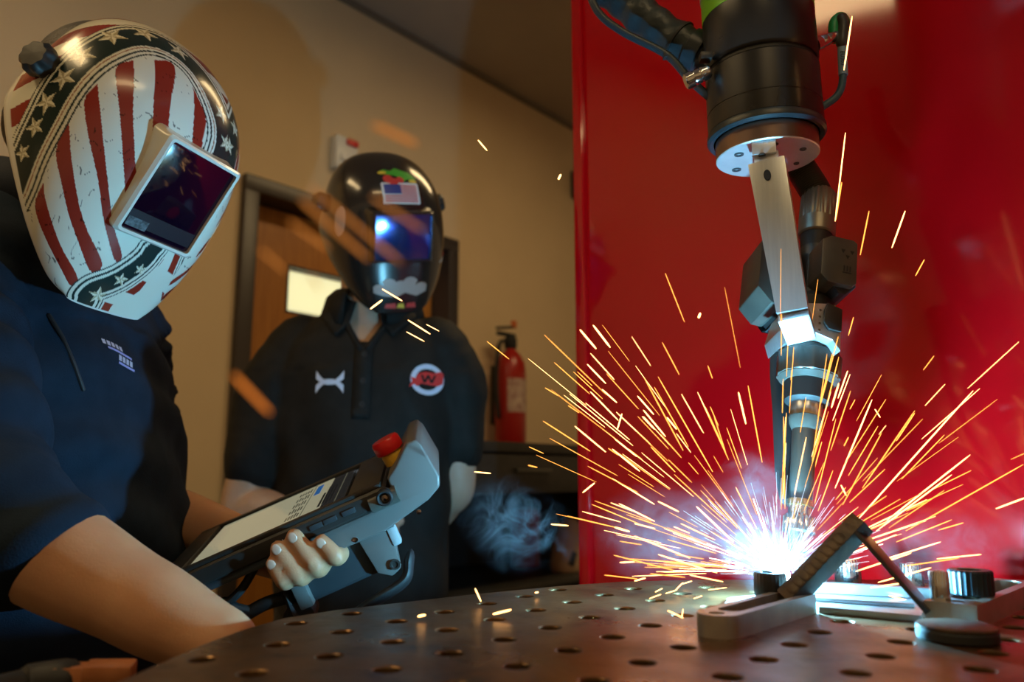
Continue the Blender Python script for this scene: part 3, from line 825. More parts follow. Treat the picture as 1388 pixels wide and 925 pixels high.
# ================================================================== fixture and weld coupon on the table
M_BAR = mat('slotted bar aluminium', (0.42, 0.38, 0.33), 0.36, 0.6, (0.34, 0.30, 0.26), 50)
M_KNOBK = mat('black knurled steel', (0.02, 0.02, 0.026), 0.4, 0.3)
def slotbar(a, b, wid, ht, nm, label, round_a=True, round_b=False):
    d = (b - a); L_ = d.length; d.normalize()
    M_ = frame(a, d, Vector((0, 0, 1)).cross(d), Vector((0, 0, 1)))
    t = thing(nm, label, 'clamp bar', M_, 'slotted clamp bars')
    r = wid / 2
    def ring(rr, x0, x1, ra, rb):
        pts = []
        if ra:
            pts += [(x0 + rr + rr * cos(radians(q)), rr * sin(radians(q))) for q in range(90, 271, 15)]
        else: pts += [(x0, rr), (x0, -rr)]
        if rb: pts += [(x1 - rr + rr * cos(radians(q)), rr * sin(radians(q))) for q in range(-90, 91, 15)]
        else: pts += [(x1, -rr), (x1, rr)]
        return pts
    o_ = ring(r, 0, L_, round_a, round_b); i_ = ring(r * 0.56, r * 1.5, L_ - r * 0.6, True, True)
    bm = bmesh.new(); E = []; loops = []
    for lp in (o_, i_):
        vv = [bm.verts.new((p[0], p[1], ht)) for p in lp]; loops.append(vv)
        E += [bm.edges.new((vv[k], vv[(k + 1) % len(vv)])) for k in range(len(vv))]
    # screw hole near the round end
    hv_ = [bm.verts.new((r * 0.75 + r * 0.36 * cos(2 * pi * k / 16), r * 0.36 * sin(2 * pi * k / 16), ht)) for k in range(16)]
    E += [bm.edges.new((hv_[k], hv_[(k + 1) % 16])) for k in range(16)]; loops.append(hv_)
    bmesh.ops.triangle_fill(bm, use_beauty=True, edges=E)
    for lp in loops:
        lo = [bm.verts.new((q.co.x, q.co.y, 0.0)) for q in lp]
        for k in range(len(lp)): bm.faces.new((lp[k], lo[k], lo[(k + 1) % len(lp)], lp[(k + 1) % len(lp)]))
    bmesh.ops.recalc_face_normals(bm, faces=list(bm.faces))
    MB().add(bm2vf(bm)).build('bar', M_BAR, t, angle=30)
    MB().add(lathe([(r * 0.33, 0.0005), (r * 0.33, ht - 0.003), (0.0001, ht - 0.003)], 16, False)
             , Matrix.Translation((r * 0.75, 0, 0))).build('screw', M_CHROME, t)
    return t, M_
def knob(c, r, h, nm, label, m, group='knurled knobs', stud=True, ribs=26):
    t = thing(nm, label, 'knob', c, group)
    v, f = lathe([(r * 0.94, 0), (r, h * 0.04), (r, h * 0.93), (r * 0.93, h), (r * 0.55, h), (r * 0.5, h - 0.002), (0.0001, h - 0.002)], ribs * 2, False)
    for i, p in enumerate(v):
        if (i % (ribs * 2)) % 2 == 0 and 0 < i // (ribs * 2) < 4: p.x *= 0.955; p.y *= 0.955
    MB().add((v, f)).build('knurled_grip', m, t)
    if stud: MB().add(lathe([(r * 0.4, -c.z + TABLE_Z + 0.0005), (r * 0.4, 0.002)], 16)).build('stud', M_DARKST, t)
    return t
A_, B_ = G(985, 866), G(1096, 833)
n_ = Vector((0, 0, 1)).cross((B_ - A_).normalized())
wid = 0.030
A_ = G(966, 862) + (B_ - A_).normalized() * 0.001
ctrA = G(1010, 864) + n_ * wid / 2 - (B_ - G(985, 866)).normalized() * 0.020
ctrB = G(1107, 832) + n_ * wid / 2
slotbar(ctrA, ctrB, wid, 0.0145, 'slotted_clamp_bar', 'short slotted aluminium clamp bar under the black knurled knob')
kc = G(1046, 826, 0.0); kc.z = TABLE_Z + 0.010
knob(kc, 0.0128, 0.0185, 'black_knob', 'black knurled knob on the short slotted bar beside the weld', M_KNOBK)
# far slotted bar
fa_, fb_ = G(1290, 850), G(1378, 812)
slotbar(fa_, fb_, 0.034, 0.016, 'slotted_clamp_bar', 'slotted clamp bar carrying the chrome and dark knobs at the right end of the plate', False, False)
# base plate between the bars
pl = [G(1110, 832), G(1250, 845), G(1262, 806), G(1090, 797)]
bpv = prism([(p.x, p.y) for p in pl], 0.005, 0.0006, TABLE_Z + 0.0002)
bpt = thing('fixture_plate', 'bright steel plate lying flat between the two slotted bars', 'plate', Vector((pl[0].x, pl[0].y, TABLE_Z)))
MB().add(bpv).build('plate', M_STEEL, bpt, world=True)
def bar_between(a, b, wd, ht, nm, m, par, up_=Vector((0, 0, 1)), bev=0.0006):
    d = b - a; L_ = d.length; x = d.normalized(); y = up_.cross(x).normalized(); z = x.cross(y)
    return MB().add(boxvf(L_, wd, ht, bev), frame((a + b) / 2, x, y, z)).build(nm, m, par, world=True)
rb = [G(1098, 803, 0.0055), G(1262, 812, 0.0055)]
bar_between(rb[0] + Vector((0, 0, 0.0045)), rb[1] + Vector((0, 0, 0.0045)), 0.009, 0.0085, 'raised_rail', M_STEEL, bpt)
rb = [G(1104, 815, 0.0055), G(1240, 824, 0.0055)]
bar_between(rb[0] + Vector((0, 0, 0.0015)), rb[1] + Vector((0, 0, 0.0015)), 0.004, 0.003, 'raised_rail', M_STEEL, bpt)
# knobs on the right
def knob_at(px, py, h, r, ht, nm, lab, m):
    c = G(px, py, h); return knob(c, r, ht, nm, lab, m)
knob_at(1277, 832, 0.0062, 0.0068, 0.030, 'chrome_knob', 'slim bright knurled knob at the foot of the thin plate', M_CHROME)
kq = fa_.lerp(fb_, 0.30); kq.z = TABLE_Z + 0.0165
knob(kq, 0.0155, 0.018, 'dark_knob', 'wide dark knurled knob on the far slotted bar', mat('dark blue knurl', (0.025, 0.04, 0.05), 0.35, 0.5))
knob_at(1237, 797, 0.004, 0.010, 0.022, 'chrome_knob', 'bright knurled knob seen behind the thin plate', M_CHROME)
knob_at(1150, 790, 0.004, 0.012, 0.022, 'chrome_knob', 'bright knurled knob seen under the arch of the weld coupon', M_CHROME)
# weld coupon: a square bar and a thin plate leaning together
cp_ = thing('weld_coupon', 'dark steel bar and thin plate leaning together in an arch', 'workpiece', G(1080, 812))
b0, b1 = P(1078, 803, 0.625), P(1156, 722, 0.615)
d_ = (b1 - b0).normalized()
fx = camdir(0.30, -0.35, 0.9); fx = (fx - d_ * fx.dot(d_)).normalized()
Mc = frame(b0, d_, fx.cross(d_) * -1, fx)
lc = (b1 - b0).length
v, f = boxvf(lc + 0.020, 0.016, 0.014, 0.0008, c=(lc / 2 + 0.001, 0, 0))
MB().add((v, f), Mc).build('square_bar', M_DARKST, cp_, world=True)
# weld bead ripples along the upper edge
for k in range(9):
    t = 0.02 + 0.1 * k
    c_ = Mc @ Vector((lc * t, -0.0080, 0.001))
    MB().add(ellipsoid(c_, d_ * 0.0052, (fx.cross(d_)) * 0.0009, fx * 0.0066, 10, 6)).build('weld_ripple', M_DARKST, cp_, world=True)
e0, e1_ = P(1166, 722, 0.612), P(1258, 826, 0.585)
d2 = (e1_ - e0).normalized(); f2 = camdir(0.75, 0.1, 0.62); f2 = (f2 - d2 * f2.dot(d2)).normalized()
Mp = frame(e0, d2, f2.cross(d2) * -1, f2); lp_ = (e1_ - e0).length
MB().add(boxvf(lp_ + 0.004, 0.019, 0.0032, 0.0004, c=(lp_ / 2, 0, 0)), Mp).build('thin_plate', mat('dark plate steel', (0.10, 0.105, 0.11), 0.35, 0.8, (0.06, 0.06, 0.065), 40), cp_, world=True)
MB().add(ellipsoid(P(1160, 716, 0.617), camdir(1, -0.4, 0) * 0.011, camdir(0.4, 1, 0) * 0.003, camdir(0, 0, 1) * 0.010, 14, 8)).build('top_bead', M_DARKST, cp_, world=True)
# puck and small strip
pk = thing('rubber_puck', 'low black rubber puck with a bright rim lying on the table', 'puck', G(1298, 868))
MB().add(lathe([(0.023, 0.0002), (0.0242, 0.0015), (0.0242, 0.0062), (0.023, 0.0075), (0.0001, 0.0075)], 40, False)).build('rubber_disc', M_RUB, pk)
MB().add(lathe([(0.0238, 0.0078), (0.0238, 0.0092), (0.0225, 0.0098), (0.0001, 0.0098)], 40, False)).build('cap_plate', M_DARKST, pk)
ss = [G(981, 824), G(1024, 820), G(1030, 812), G(990, 815)]
sso = thing('steel_strip', 'thin brown steel strip lying behind the black knob', 'strip', ss[0])
MB().add(prism([(p.x, p.y) for p in ss], 0.003, 0.0004, TABLE_Z + 0.0002)).build('strip', M_BAR, sso, world=True)
# ------------------------------------------------------------------ the arc
ARC = P(1056, 779, 0.672)
arc = thing('welding_arc', 'blinding blue white welding arc under the torch nozzle', 'arc', ARC)
MB().add(ellipsoid(Vector((0, 0, 0)), Xv * 0.0085, Yv * 0.0085, Zv * 0.010, 12, 8)).build('arc_core', emat('arc glow', (0.20, 0.66, 1.0), 4600), arc)
# ================================================================== welding helmets
def interp(tab, s):
    n = len(tab) - 1; x = s * n; i = min(int(x), n - 1); t = x - i
    p0, p1, p2, p3 = tab[max(i - 1, 0)], tab[i], tab[i + 1], tab[min(i + 2, n)]
    def f(a, b, c, d): return 0.5 * ((2 * b) + (c - a) * t + (2 * a - 5 * b + 4 * c - d) * t * t + (3 * b - a - 3 * c + d) * t ** 3)
    if isinstance(p0, tuple): return tuple(f(a, b, c, d) for a, b, c, d in zip(p0, p1, p2, p3))
    return f(p0, p1, p2, p3)
HC = [(.142, -.142), (.143, -.105), (.140, -.055), (.138, 0.0), (.130, .047), (.108, .088), (.070, .119), (.020, .136), (-.028, .130), (-.062, .104)]
HRIM = [(.136, -.139), (.121, -.128), (.096, -.098), (.064, -.066), (.031, -.039), (.001, -.013), (-.012, .006), (-.026, .024), (-.042, .042), (-.058, .056)]
HW = [.044, .064, .088, .104, .112, .115, .111, .101, .084, .060]
def shell_pt(s, t):
    c = interp(HC, s); r = interp(HRIM, s); w_ = interp(HW, s)
    a = abs(t) * pi / 2
    x = w_ * sin(a) ** 0.86; k = max(0.0, cos(a)) ** 0.74
    return Vector((math.copysign(x, t), r[0] + (c[0] - r[0]) * k, r[1] + (c[1] - r[1]) * k))
def shell_vf(ns, nt):
    v = []; f = []; st = []
    for i in range(ns + 1):
        for j in range(nt + 1):
            s, t = i / ns, -1 + 2 * j / nt
            v.append(shell_pt(s, t)); st.append((s, t))
    for i in range(ns):
        for j in range(nt):
            a = i * (nt + 1) + j; f.append((a, a + nt + 1, a + nt + 2, a + 1))
    return v, f, st
def helmet_frame(o, F_, U_):
    F_ = F_.normalized(); U_ = (U_ - F_ * U_.dot(F_)).normalized(); R_ = F_.cross(U_)
    return frame(o, R_, F_, U_)      # x = wearer's right
H1F = camdir(0.732, -0.509, 0.450); H1U = camdir(0.54, 0.84, 0.03)
H1L = P(243, 270, 0.765)
H1M = helmet_frame(H1L - H1F * 0.143, H1F, H1U)
H2F = camdir(0.46, -0.30, 0.84); H2U = camdir(0.05, 0.97, 0.25)
H2L = P(546, 322, 1.335)
H2M = helmet_frame(H2L - H2F.normalized() * 0.143, H2F, H2U)
H1_STRIPES = [[(0.31, 0.836), (0.263, 0.916), (0.19, 0.872), (0.113, 0.748), (0.068, 0.64), (0.09, 0.512), (0.16, 0.692), (0.217, 0.776), (0.28, 0.832)], [(0.45, 0.704), (0.38, 0.76), (0.305, 0.712), (0.217, 0.6), (0.12, 0.384), (0.14, 0.264), (0.207, 0.46), (0.278, 0.588), (0.36, 0.664)], [(0.55, 0.58), (0.502, 0.636), (0.405, 0.58), (0.31, 0.468), (0.228, 0.34), (0.16, 0.176), (0.172, 0.124), (0.233, 0.28), (0.315, 0.412), (0.407, 0.504), (0.492, 0.556)], [(0.63, 0.408), (0.598, 0.496), (0.482, 0.452), (0.367, 0.364), (0.255, 0.216), (0.29, 0.184), (0.375, 0.3), (0.487, 0.384)], [(0.645, 0.292), (0.65, 0.176), (0.532, 0.2), (0.412, 0.16), (0.338, 0.16), (0.403, 0.228), (0.517, 0.288)], [(0.61, 0.072), (0.55, 0.004), (0.487, -0.004), (0.46, -0.004), (0.465, 0.036), (0.525, 0.06)], [(0.677, 0.964), (0.59, 0.992), (0.502, 0.992), (0.53, 0.956), (0.575, 0.924)]]
H1_ARCH = [(0.255, 0.976), (0.292, 0.888), (0.34, 0.82), (0.422, 0.728), (0.502, 0.652), (0.56, 0.58), (0.605, 0.496), (0.647, 0.368), (0.66, 0.268), (0.655, 0.176), (0.635, 0.108), (0.595, 0.048), (0.55, 0.004), (0.5, -0.016), (0.46, -0.012)]
H1_LOW = [(0.0, 0.936), (0.092, 0.496), (0.135, 0.228), (0.165, 0.12), (0.193, 0.064), (0.215, 0.052), (0.225, 0.04)]
H1_STARS = [(0.393, 0.948), (0.453, 0.88), (0.512, 0.824), (0.578, 0.752), (0.652, 0.672), (0.715, 0.512), (0.74, 0.304), (0.718, 0.104), (0.59, -0.1), (0.52, -0.156)]
H1_LSTARS = [(0.058, 0.192), (0.117, 0.044), (0.158, -0.044)]
import numpy as np
def in_poly(S_, T_, poly):
    ins = np.zeros(S_.shape, bool); n = len(poly)
    for i in range(n):
        (x1, y1), (x2, y2) = poly[i], poly[(i + 1) % n]
        if y1 == y2: continue
        c = ((y1 > T_) != (y2 > T_)) & (S_ < (x2 - x1) * (T_ - y1) / (y2 - y1) + x1)
        ins ^= c
    return ins
def dist_line(V_, pts):
    d = np.full(len(V_), 9.0)
    for a, b in zip(pts[:-1], pts[1:]):
        a, b = np.array(a), np.array(b); ab = b - a; L2 = float(ab @ ab) + 1e-12
        t = np.clip(((V_ - a) @ ab) / L2, 0, 1)
        d = np.minimum(d, np.linalg.norm(V_ - a - t[:, None] * ab, axis=1))
    return d
def dense(st, n=6):
    q = catmull([Vector((a, b, 0)) for a, b in st], n)
    return [(p.x, p.y) for p in q]
CREAM, NAVY, REDP = (0.80, 0.80, 0.68), (0.012, 0.030, 0.028), (0.30, 0.028, 0.016)
def paint_flag(v, st):
    V_ = np.array([tuple(p) for p in v]); S_ = np.array([a for a, b in st]); T_ = np.array([b for a, b in st])
    MID = -0.175
    mir = T_ < MID
    T_ = np.where(mir, 2 * MID - T_, T_)
    Vm = V_.copy()
    x0 = shell_pt(0.5, MID).x
    Vm[:, 0] = np.where(mir, 2 * x0 - V_[:, 0], V_[:, 0])
    col = np.tile(np.array(CREAM), (len(V_), 1))
    rng = np.random.RandomState(3)
    arch = dense(H1_ARCH); low = dense(H1_LOW)
    arch3 = [tuple(shell_pt(max(0, min(1, a)), max(-1, min(1, b)))) for a, b in arch]
    low3 = [tuple(shell_pt(max(0, min(1, a)), max(-1, min(1, b)))) for a, b in low]
    region = arch + [(0.30, 0.02)] + list(reversed(low)) + [(0.0, 1.2), (0.26, 1.2)]
    inside_ = in_poly(S_, T_, region)
    dA = dist_line(Vm, arch3) * 1000; dL = dist_line(Vm, low3) * 1000
    below = (~inside_) & (S_ < 0.245)
    above = (~inside_) & (S_ >= 0.245) & ((S_ > 0.43) | (T_ > 0.5))
    for q in H1_STRIPES[:6]:
        col[in_poly(S_, T_, dense(q + [q[0]], 4)) & inside_] = REDP
    # scratches and chips in the cream
    sc = np.array([noise.noise(Vector(p) * 90) + 0.5 * noise.noise(Vector(p) * 230) for p in V_])
    sc2 = np.array([noise.noise(Vector((p[0] * 60, p[1] * 150, p[2] * 60)) + Vector((7, 3, 1))) for p in V_])
    chip = inside_ & (np.abs(sc2) < 0.030) & (sc > 0.28)
    col[chip] = col[chip] * 0.25
    def bands(mask, d, tab):
        for lo, hi, c in tab: col[mask & (d >= lo) & (d < hi)] = c
    bands(above, dA, [(0, 1.8, NAVY), (1.8, 5.0, CREAM), (5.0, 7.2, NAVY), (7.2, 10.4, CREAM), (10.4, 11.6, (0.30, 0.12, 0.05)), (11.6, 13.8, CREAM), (13.8, 43, NAVY), (43, 46, CREAM), (46, 48.5, NAVY), (48.5, 52, CREAM), (52, 53.2, NAVY)])
    outer_red = above & (dA > 53) & (np.floor((V_[:, 2] * 0.8 - V_[:, 1]) / 0.026) % 2 == 0)
    col[outer_red] = REDP
    bands(below, dL, [(0, 1.4, NAVY), (1.4, 4.6, CREAM), (4.6, 7.0, NAVY), (7.0, 10.0, CREAM), (10.0, 27, NAVY), (27, 30, CREAM), (30, 31.6, NAVY), (31.6, 34, CREAM), (34, 35, NAVY)])
    lr = below & (dL > 37) & (dL < 46) & (np.floor(S_ / 0.045) % 2 == 0)
    col[lr] = REDP
    # stars laid tangent to the shell
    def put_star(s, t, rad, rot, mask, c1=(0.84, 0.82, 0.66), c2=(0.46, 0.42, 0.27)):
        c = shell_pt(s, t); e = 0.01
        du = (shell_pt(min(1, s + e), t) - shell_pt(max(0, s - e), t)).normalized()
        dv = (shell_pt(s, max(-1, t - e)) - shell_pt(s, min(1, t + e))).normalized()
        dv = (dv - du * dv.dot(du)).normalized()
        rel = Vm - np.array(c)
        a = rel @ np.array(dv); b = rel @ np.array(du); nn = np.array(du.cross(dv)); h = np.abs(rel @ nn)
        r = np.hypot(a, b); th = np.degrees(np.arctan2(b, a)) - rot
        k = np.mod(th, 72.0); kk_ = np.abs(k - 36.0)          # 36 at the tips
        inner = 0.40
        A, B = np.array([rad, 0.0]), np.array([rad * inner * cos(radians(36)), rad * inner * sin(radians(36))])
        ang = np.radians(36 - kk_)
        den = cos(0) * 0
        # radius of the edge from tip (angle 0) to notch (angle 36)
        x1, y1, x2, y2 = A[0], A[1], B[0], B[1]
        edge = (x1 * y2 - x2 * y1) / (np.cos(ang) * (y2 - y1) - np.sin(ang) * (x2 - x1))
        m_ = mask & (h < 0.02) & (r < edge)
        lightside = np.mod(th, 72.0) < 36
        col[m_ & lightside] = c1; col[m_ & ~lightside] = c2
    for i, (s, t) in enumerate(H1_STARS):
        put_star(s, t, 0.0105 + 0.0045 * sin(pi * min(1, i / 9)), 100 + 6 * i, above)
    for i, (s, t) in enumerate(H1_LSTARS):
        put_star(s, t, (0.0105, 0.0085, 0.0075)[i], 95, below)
    # white rolled rim
    rim = (np.abs(np.array([b for a, b in st])) > 0.982) | (S_ < 0.012) | (S_ > 0.99)
    col[rim] = (0.80, 0.80, 0.74)
    return col
def build_helmet(nm, label, M_, shell_m, flag, lens_w, lens_h, bezel_m, lens_m, ns, nt, bz=1.0):
    t = thing(nm, label, 'helmet', M_)
    v, f, st = shell_vf(ns, nt)
    sh = mesh('shell', v, f, shell_m, t, angle=0)
    if flag:
        col = paint_flag(v, st)
        at = sh.data.attributes.new('paint', 'FLOAT_COLOR', 'POINT')
        at.data.foreach_set('color', np.concatenate([col, np.ones((len(col), 1))], axis=1).ravel())
    so = sh.modifiers.new('thick', 'SOLIDIFY'); so.thickness = 0.003; so.offset = -1
    # make sure the normal faces out
    tree = bvh((v, f))
    def rr(w_, h_, r, y): return [Vector((a, y, b)) for a, b in roundrect(w_, h_, r, 5)]
    rings = [rr(lens_w + 0.040 * bz, lens_h + 0.036 * bz, 0.022 * bz, 0.118), rr(lens_w + 0.026 * bz, lens_h + 0.022 * bz, 0.014 * bz, 0.134), rr(lens_w + 0.011, lens_h + 0.010, 0.008 * bz, 0.1440),
             rr(lens_w + 0.006, lens_h + 0.006, 0.005, 0.1475), rr(lens_w, lens_h, 0.003, 0.1472), rr(lens_w, lens_h, 0.003, 0.139)]
    vv = [p for r in rings for p in r]; n = len(rings[0]); ff = []
    for k in range(len(rings) - 1):
        for i in range(n): ff.append((k * n + i, k * n + (i + 1) % n, (k + 1) * n + (i + 1) % n, (k + 1) * n + i))
    mesh('lens_bezel', vv, ff, bezel_m, t, angle=30)
    MB().add(prism(roundrect(lens_w - 0.0005, lens_h - 0.0005, 0.004), 0.003, 0.0004), Matrix.Translation((0, 0.1435, 0)) @ Matrix.Rotation(radians(90), 4, 'X')).build('lens', lens_m, t)
    for sx in (-1, 1):
        c = shell_pt(0.66, 0.86 * sx)
        kv, kf = lathe([(0.0150, 0), (0.0165, 0.004), (0.0165, 0.014), (0.013, 0.019), (0.0001, 0.0195)], 48, False)
        for i, p in enumerate(kv):
            a = 2 * pi * (i % 48) / 48; k = 1 + 0.07 * cos(8 * a); p.x *= k; p.y *= k
        MB().add((kv, kf), frame(c, Vector((0, 0, 1)).cross(Vector((sx, 0.2, 0.25))), Vector((sx, 0.2, 0.25)).cross(Vector((0, 0, 1)).cross(Vector((sx, 0.2, 0.25)))), Vector((sx, 0.2, 0.25)))).build('adjuster_knob', M_BLK, t)
    hb = []
    for i in range(33):
        a = 2 * pi * i / 32
        hb.append(Vector((0.084 * cos(a), -0.012 + 0.10 * sin(a), 0.030 + 0.012 * sin(a))))
    MB().add(tube(hb, 0.010, 10, False, 0.25, Vector((0, 0, 1)))).build('headband', M_BLK, t)
    return t, tree
M_FLAGP = mat('painted helmet shell', CREAM, 0.22, 0, vcol='paint', coat=0.25)
M_BEZW = mat('cream gloss plastic', (0.76, 0.77, 0.68), 0.25, coat=0.4)
M_LENS1 = mat('dark filter glass', (0.008, 0.002, 0.010), 0.06, spec=0.7)
h1, h1tree = build_helmet('welding_helmet', 'flag painted welding helmet with stars and red stripes', H1M, M_FLAGP, True, 0.086, 0.100, M_BEZW, M_LENS1, 330, 420, 0.45)
# cartridge strip and small sticker behind the glass edge
MB().add(boxvf(0.024, 0.0006, 0.010, c=(0.027, 0.1442, -0.041))).build('lens_sticker', mat('grey sticker', (0.16, 0.18, 0.20), 0.4, 0, (0.03, 0.03, 0.03), 200), h1)
MB().add(boxvf(0.082, 0.0005, 0.016, c=(0.0, 0.1440, -0.036))).build('solar_strip', mat('solar strip', (0.022, 0.02, 0.026), 0.25), h1)

M_BLKSH = mat('black gloss helmet shell', (0.016, 0.013, 0.011), 0.22, 0, (0.024, 0.018, 0.014), 6, coat=0.5)
M_LENS2 = mat('blue filter glass', (0.07, 0.12, 0.62), 0.10, 0.85, (0.14, 0.20, 0.50), 22, lo=0.4, hi=0.6)
h2, h2tree = build_helmet('welding_helmet', 'black welding helmet with flag sticker and blue lens', H2M, M_BLKSH, False, 0.104, 0.082, M_BLKSH, M_LENS2, 60, 80, 0.6)
def hdecal(nm, loops, cx, cz, m, up_tilt=0.0, side=0.0, eps=0.0009, step=0.005, parent=None):
    d = Vector((side, 1, up_tilt)).normalized()
    ay = (Vector((0, 0, 1)) - d * d.z).normalized(); ax = ay.cross(d)     # ax to the viewer's right of the decal
    h = h2tree.ray_cast(Vector((cx, 0.0, cz)) + d * 0.4, -d)
    o = h[0] if h[0] is not None else Vector((cx, 0.13, cz))
    return decal(nm, loops, o, ax, ay, h2tree, m, parent or h2, eps=eps, step=step, back=0.08)
M_STW = mat('sticker white', (0.72, 0.72, 0.70), 0.35); M_STR = mat('sticker red', (0.62, 0.05, 0.04), 0.35)
M_STB = mat('sticker blue', (0.035, 0.05, 0.22), 0.35); M_STG = mat('sticker green', (0.05, 0.36, 0.03), 0.4)
M_STY = mat('sticker yellow', (0.75, 0.55, 0.05), 0.4); M_STC = mat('sticker cream pink', (0.42, 0.31, 0.26), 0.4)
def rect(x0, y0, x1, y1): return [(x0, y0), (x1, y0), (x1, y1), (x0, y1)]
fl = hdecal('flag_sticker', [roundrect(0.070, 0.040, 0.003)], -0.004, 0.034, M_STW, 0.35)
for k in range(7):
    y = -0.0165 + 0.033 * (k + 0.1) / 7
    hdecal('red_stripe', [rect(-0.0 if k > 2 else -0.031, y, 0.031, y + 0.0026)], -0.004, 0.034, M_STR, 0.35, eps=0.0013, parent=fl)
cn = hdecal('blue_canton', [rect(-0.031, -0.0015, 0.0, 0.0165)], -0.004, 0.034, M_STB, 0.35, eps=0.0014, parent=fl)
hol = hdecal('leaf_sticker', [[(-0.034, 0.010), (-0.024, 0.016), (-0.012, 0.012), (-0.002, 0.019), (0.010, 0.013), (0.022, 0.010), (0.034, -0.004), (0.026, -0.010), (0.016, -0.006), (0.008, -0.012), (0.0, -0.002), (-0.010, 0.002), (-0.022, 0.004)]], -0.004, 0.045, M_STG, 0.6)
for x, y, r in ((-0.020, -0.006, 0.009), (-0.010, -0.012, 0.008), (0.002, -0.008, 0.007), (-0.014, -0.020, 0.006)):
    hdecal('red_berry', [[(x + r * cos(2 * pi * k / 14), y + r * sin(2 * pi * k / 14)) for k in range(14)]], -0.004, 0.045, M_STR, 0.6, eps=0.0013, parent=hol)
for x, y in ((0.026, -0.010), (-0.028, 0.008)):
    hdecal('yellow_tip', [[(x + 0.008 * cos(2 * pi * k / 10), y + 0.0035 * sin(2 * pi * k / 10)) for k in range(10)]], -0.004, 0.045, M_STY, 0.6, eps=0.0015, parent=hol)
cloud = []
for cx_, cy_, r in ((-0.040, -0.004, 0.010), (-0.022, 0.004, 0.0125), (0.0, 0.002, 0.011), (0.018, 0.006, 0.013), (0.040, -0.003, 0.011)):
    cloud += [(cx_ + r * 1.25 * cos(radians(a)), cy_ + r * sin(radians(a))) for a in (150, 120, 90, 60, 30)]
cloud += [(0.050, -0.010), (0.030, -0.017), (0.008, -0.010), (-0.010, -0.018), (-0.034, -0.015), (-0.050, -0.010)]
hdecal('pale_sticker', [cloud], 0.0, -0.078, M_STC, -0.1)
for k, (x0, x1, mm) in enumerate(((-0.030, -0.008, M_STR), (-0.007, 0.008, M_STY), (0.010, 0.030, M_STR))):
    hdecal('chin_sticker', [[(x0, -0.004), (x1, -0.005), (x1 - 0.002, 0.005), (x0 + 0.002, 0.004)]], 0.0, -0.124, mm, -0.2)
hdecal('oval_sticker', [[(0.013 * cos(2 * pi * k / 20), 0.026 * sin(2 * pi * k / 20)) for k in range(20)]], 0.020, 0.020, M_STC, 0.0, 0.9)
hdecal('cheek_sticker', [[(-0.018, -0.003), (0.014, 0.004), (0.018, 0.009), (-0.004, 0.006), (-0.018, 0.001)]], -0.058, -0.052, M_STW, 0, -0.4)
hdecal('cheek_sticker', [[(-0.008, -0.004), (0.012, -0.002), (0.012, 0.004), (-0.008, 0.003)]], -0.06, -0.040, M_STR, 0, -0.4)
# ================================================================== people
M_SKIN = mat('skin', (0.56, 0.30, 0.165), 0.5, 0, (0.50, 0.255, 0.135), 25, 0.10, 450, sss=0.15)
M_SKIN2 = mat('paler skin', (0.52, 0.34, 0.25), 0.5, 0, (0.46, 0.29, 0.20), 25, 0.10, 450, sss=0.15)
M_NAIL = mat('finger nail', (0.58, 0.36, 0.26), 0.3)
M_NAVY = mat('navy fleece', (0.007, 0.0155, 0.029), 0.85, 0, (0.010, 0.021, 0.039), 40, 0.35, 700, spec=0.15)
M_NAVYD = mat('dark navy knit', (0.007, 0.014, 0.030), 0.85, 0, (0.010, 0.019, 0.038), 60, 0.3, 600)
M_POLO = mat('black polo fabric', (0.0115, 0.0105, 0.0095), 0.7, 0, (0.0155, 0.0140, 0.0125), 40, 0.25, 900, spec=0.2)
M_TROU = mat('dark trousers', (0.014, 0.013, 0.012), 0.8, 0, (0.020, 0.018, 0.016), 30, 0.2, 600)
M_BOOT = mat('black boot leather', (0.012, 0.010, 0.009), 0.45)
M_HAIR = mat('dark hair', (0.010, 0.007, 0.006), 0.55, 0, (0.02, 0.014, 0.010), 120, 0.8, 300)
def seg_tube(keys, n=6, seg=16, flat=1.0, fold=None):
    """keys: (point, radius)"""
    pts = catmull([k[0] for k in keys], n); rad = []
    m = len(keys) - 1
    for i in range(len(pts)):
        x = min(i / n, m - 1e-6); k = int(x); t = x - k; t = t * t * (3 - 2 * t)
        rad.append(keys[k][1] * (1 - t) + keys[k + 1][1] * t)
    if fold: rad = [r * (1 + fold * sin(i * 1.9) * (0.6 + 0.4 * sin(i * 0.7))) for i, r in enumerate(rad)]
    return tube(pts, rad, seg, True, flat)
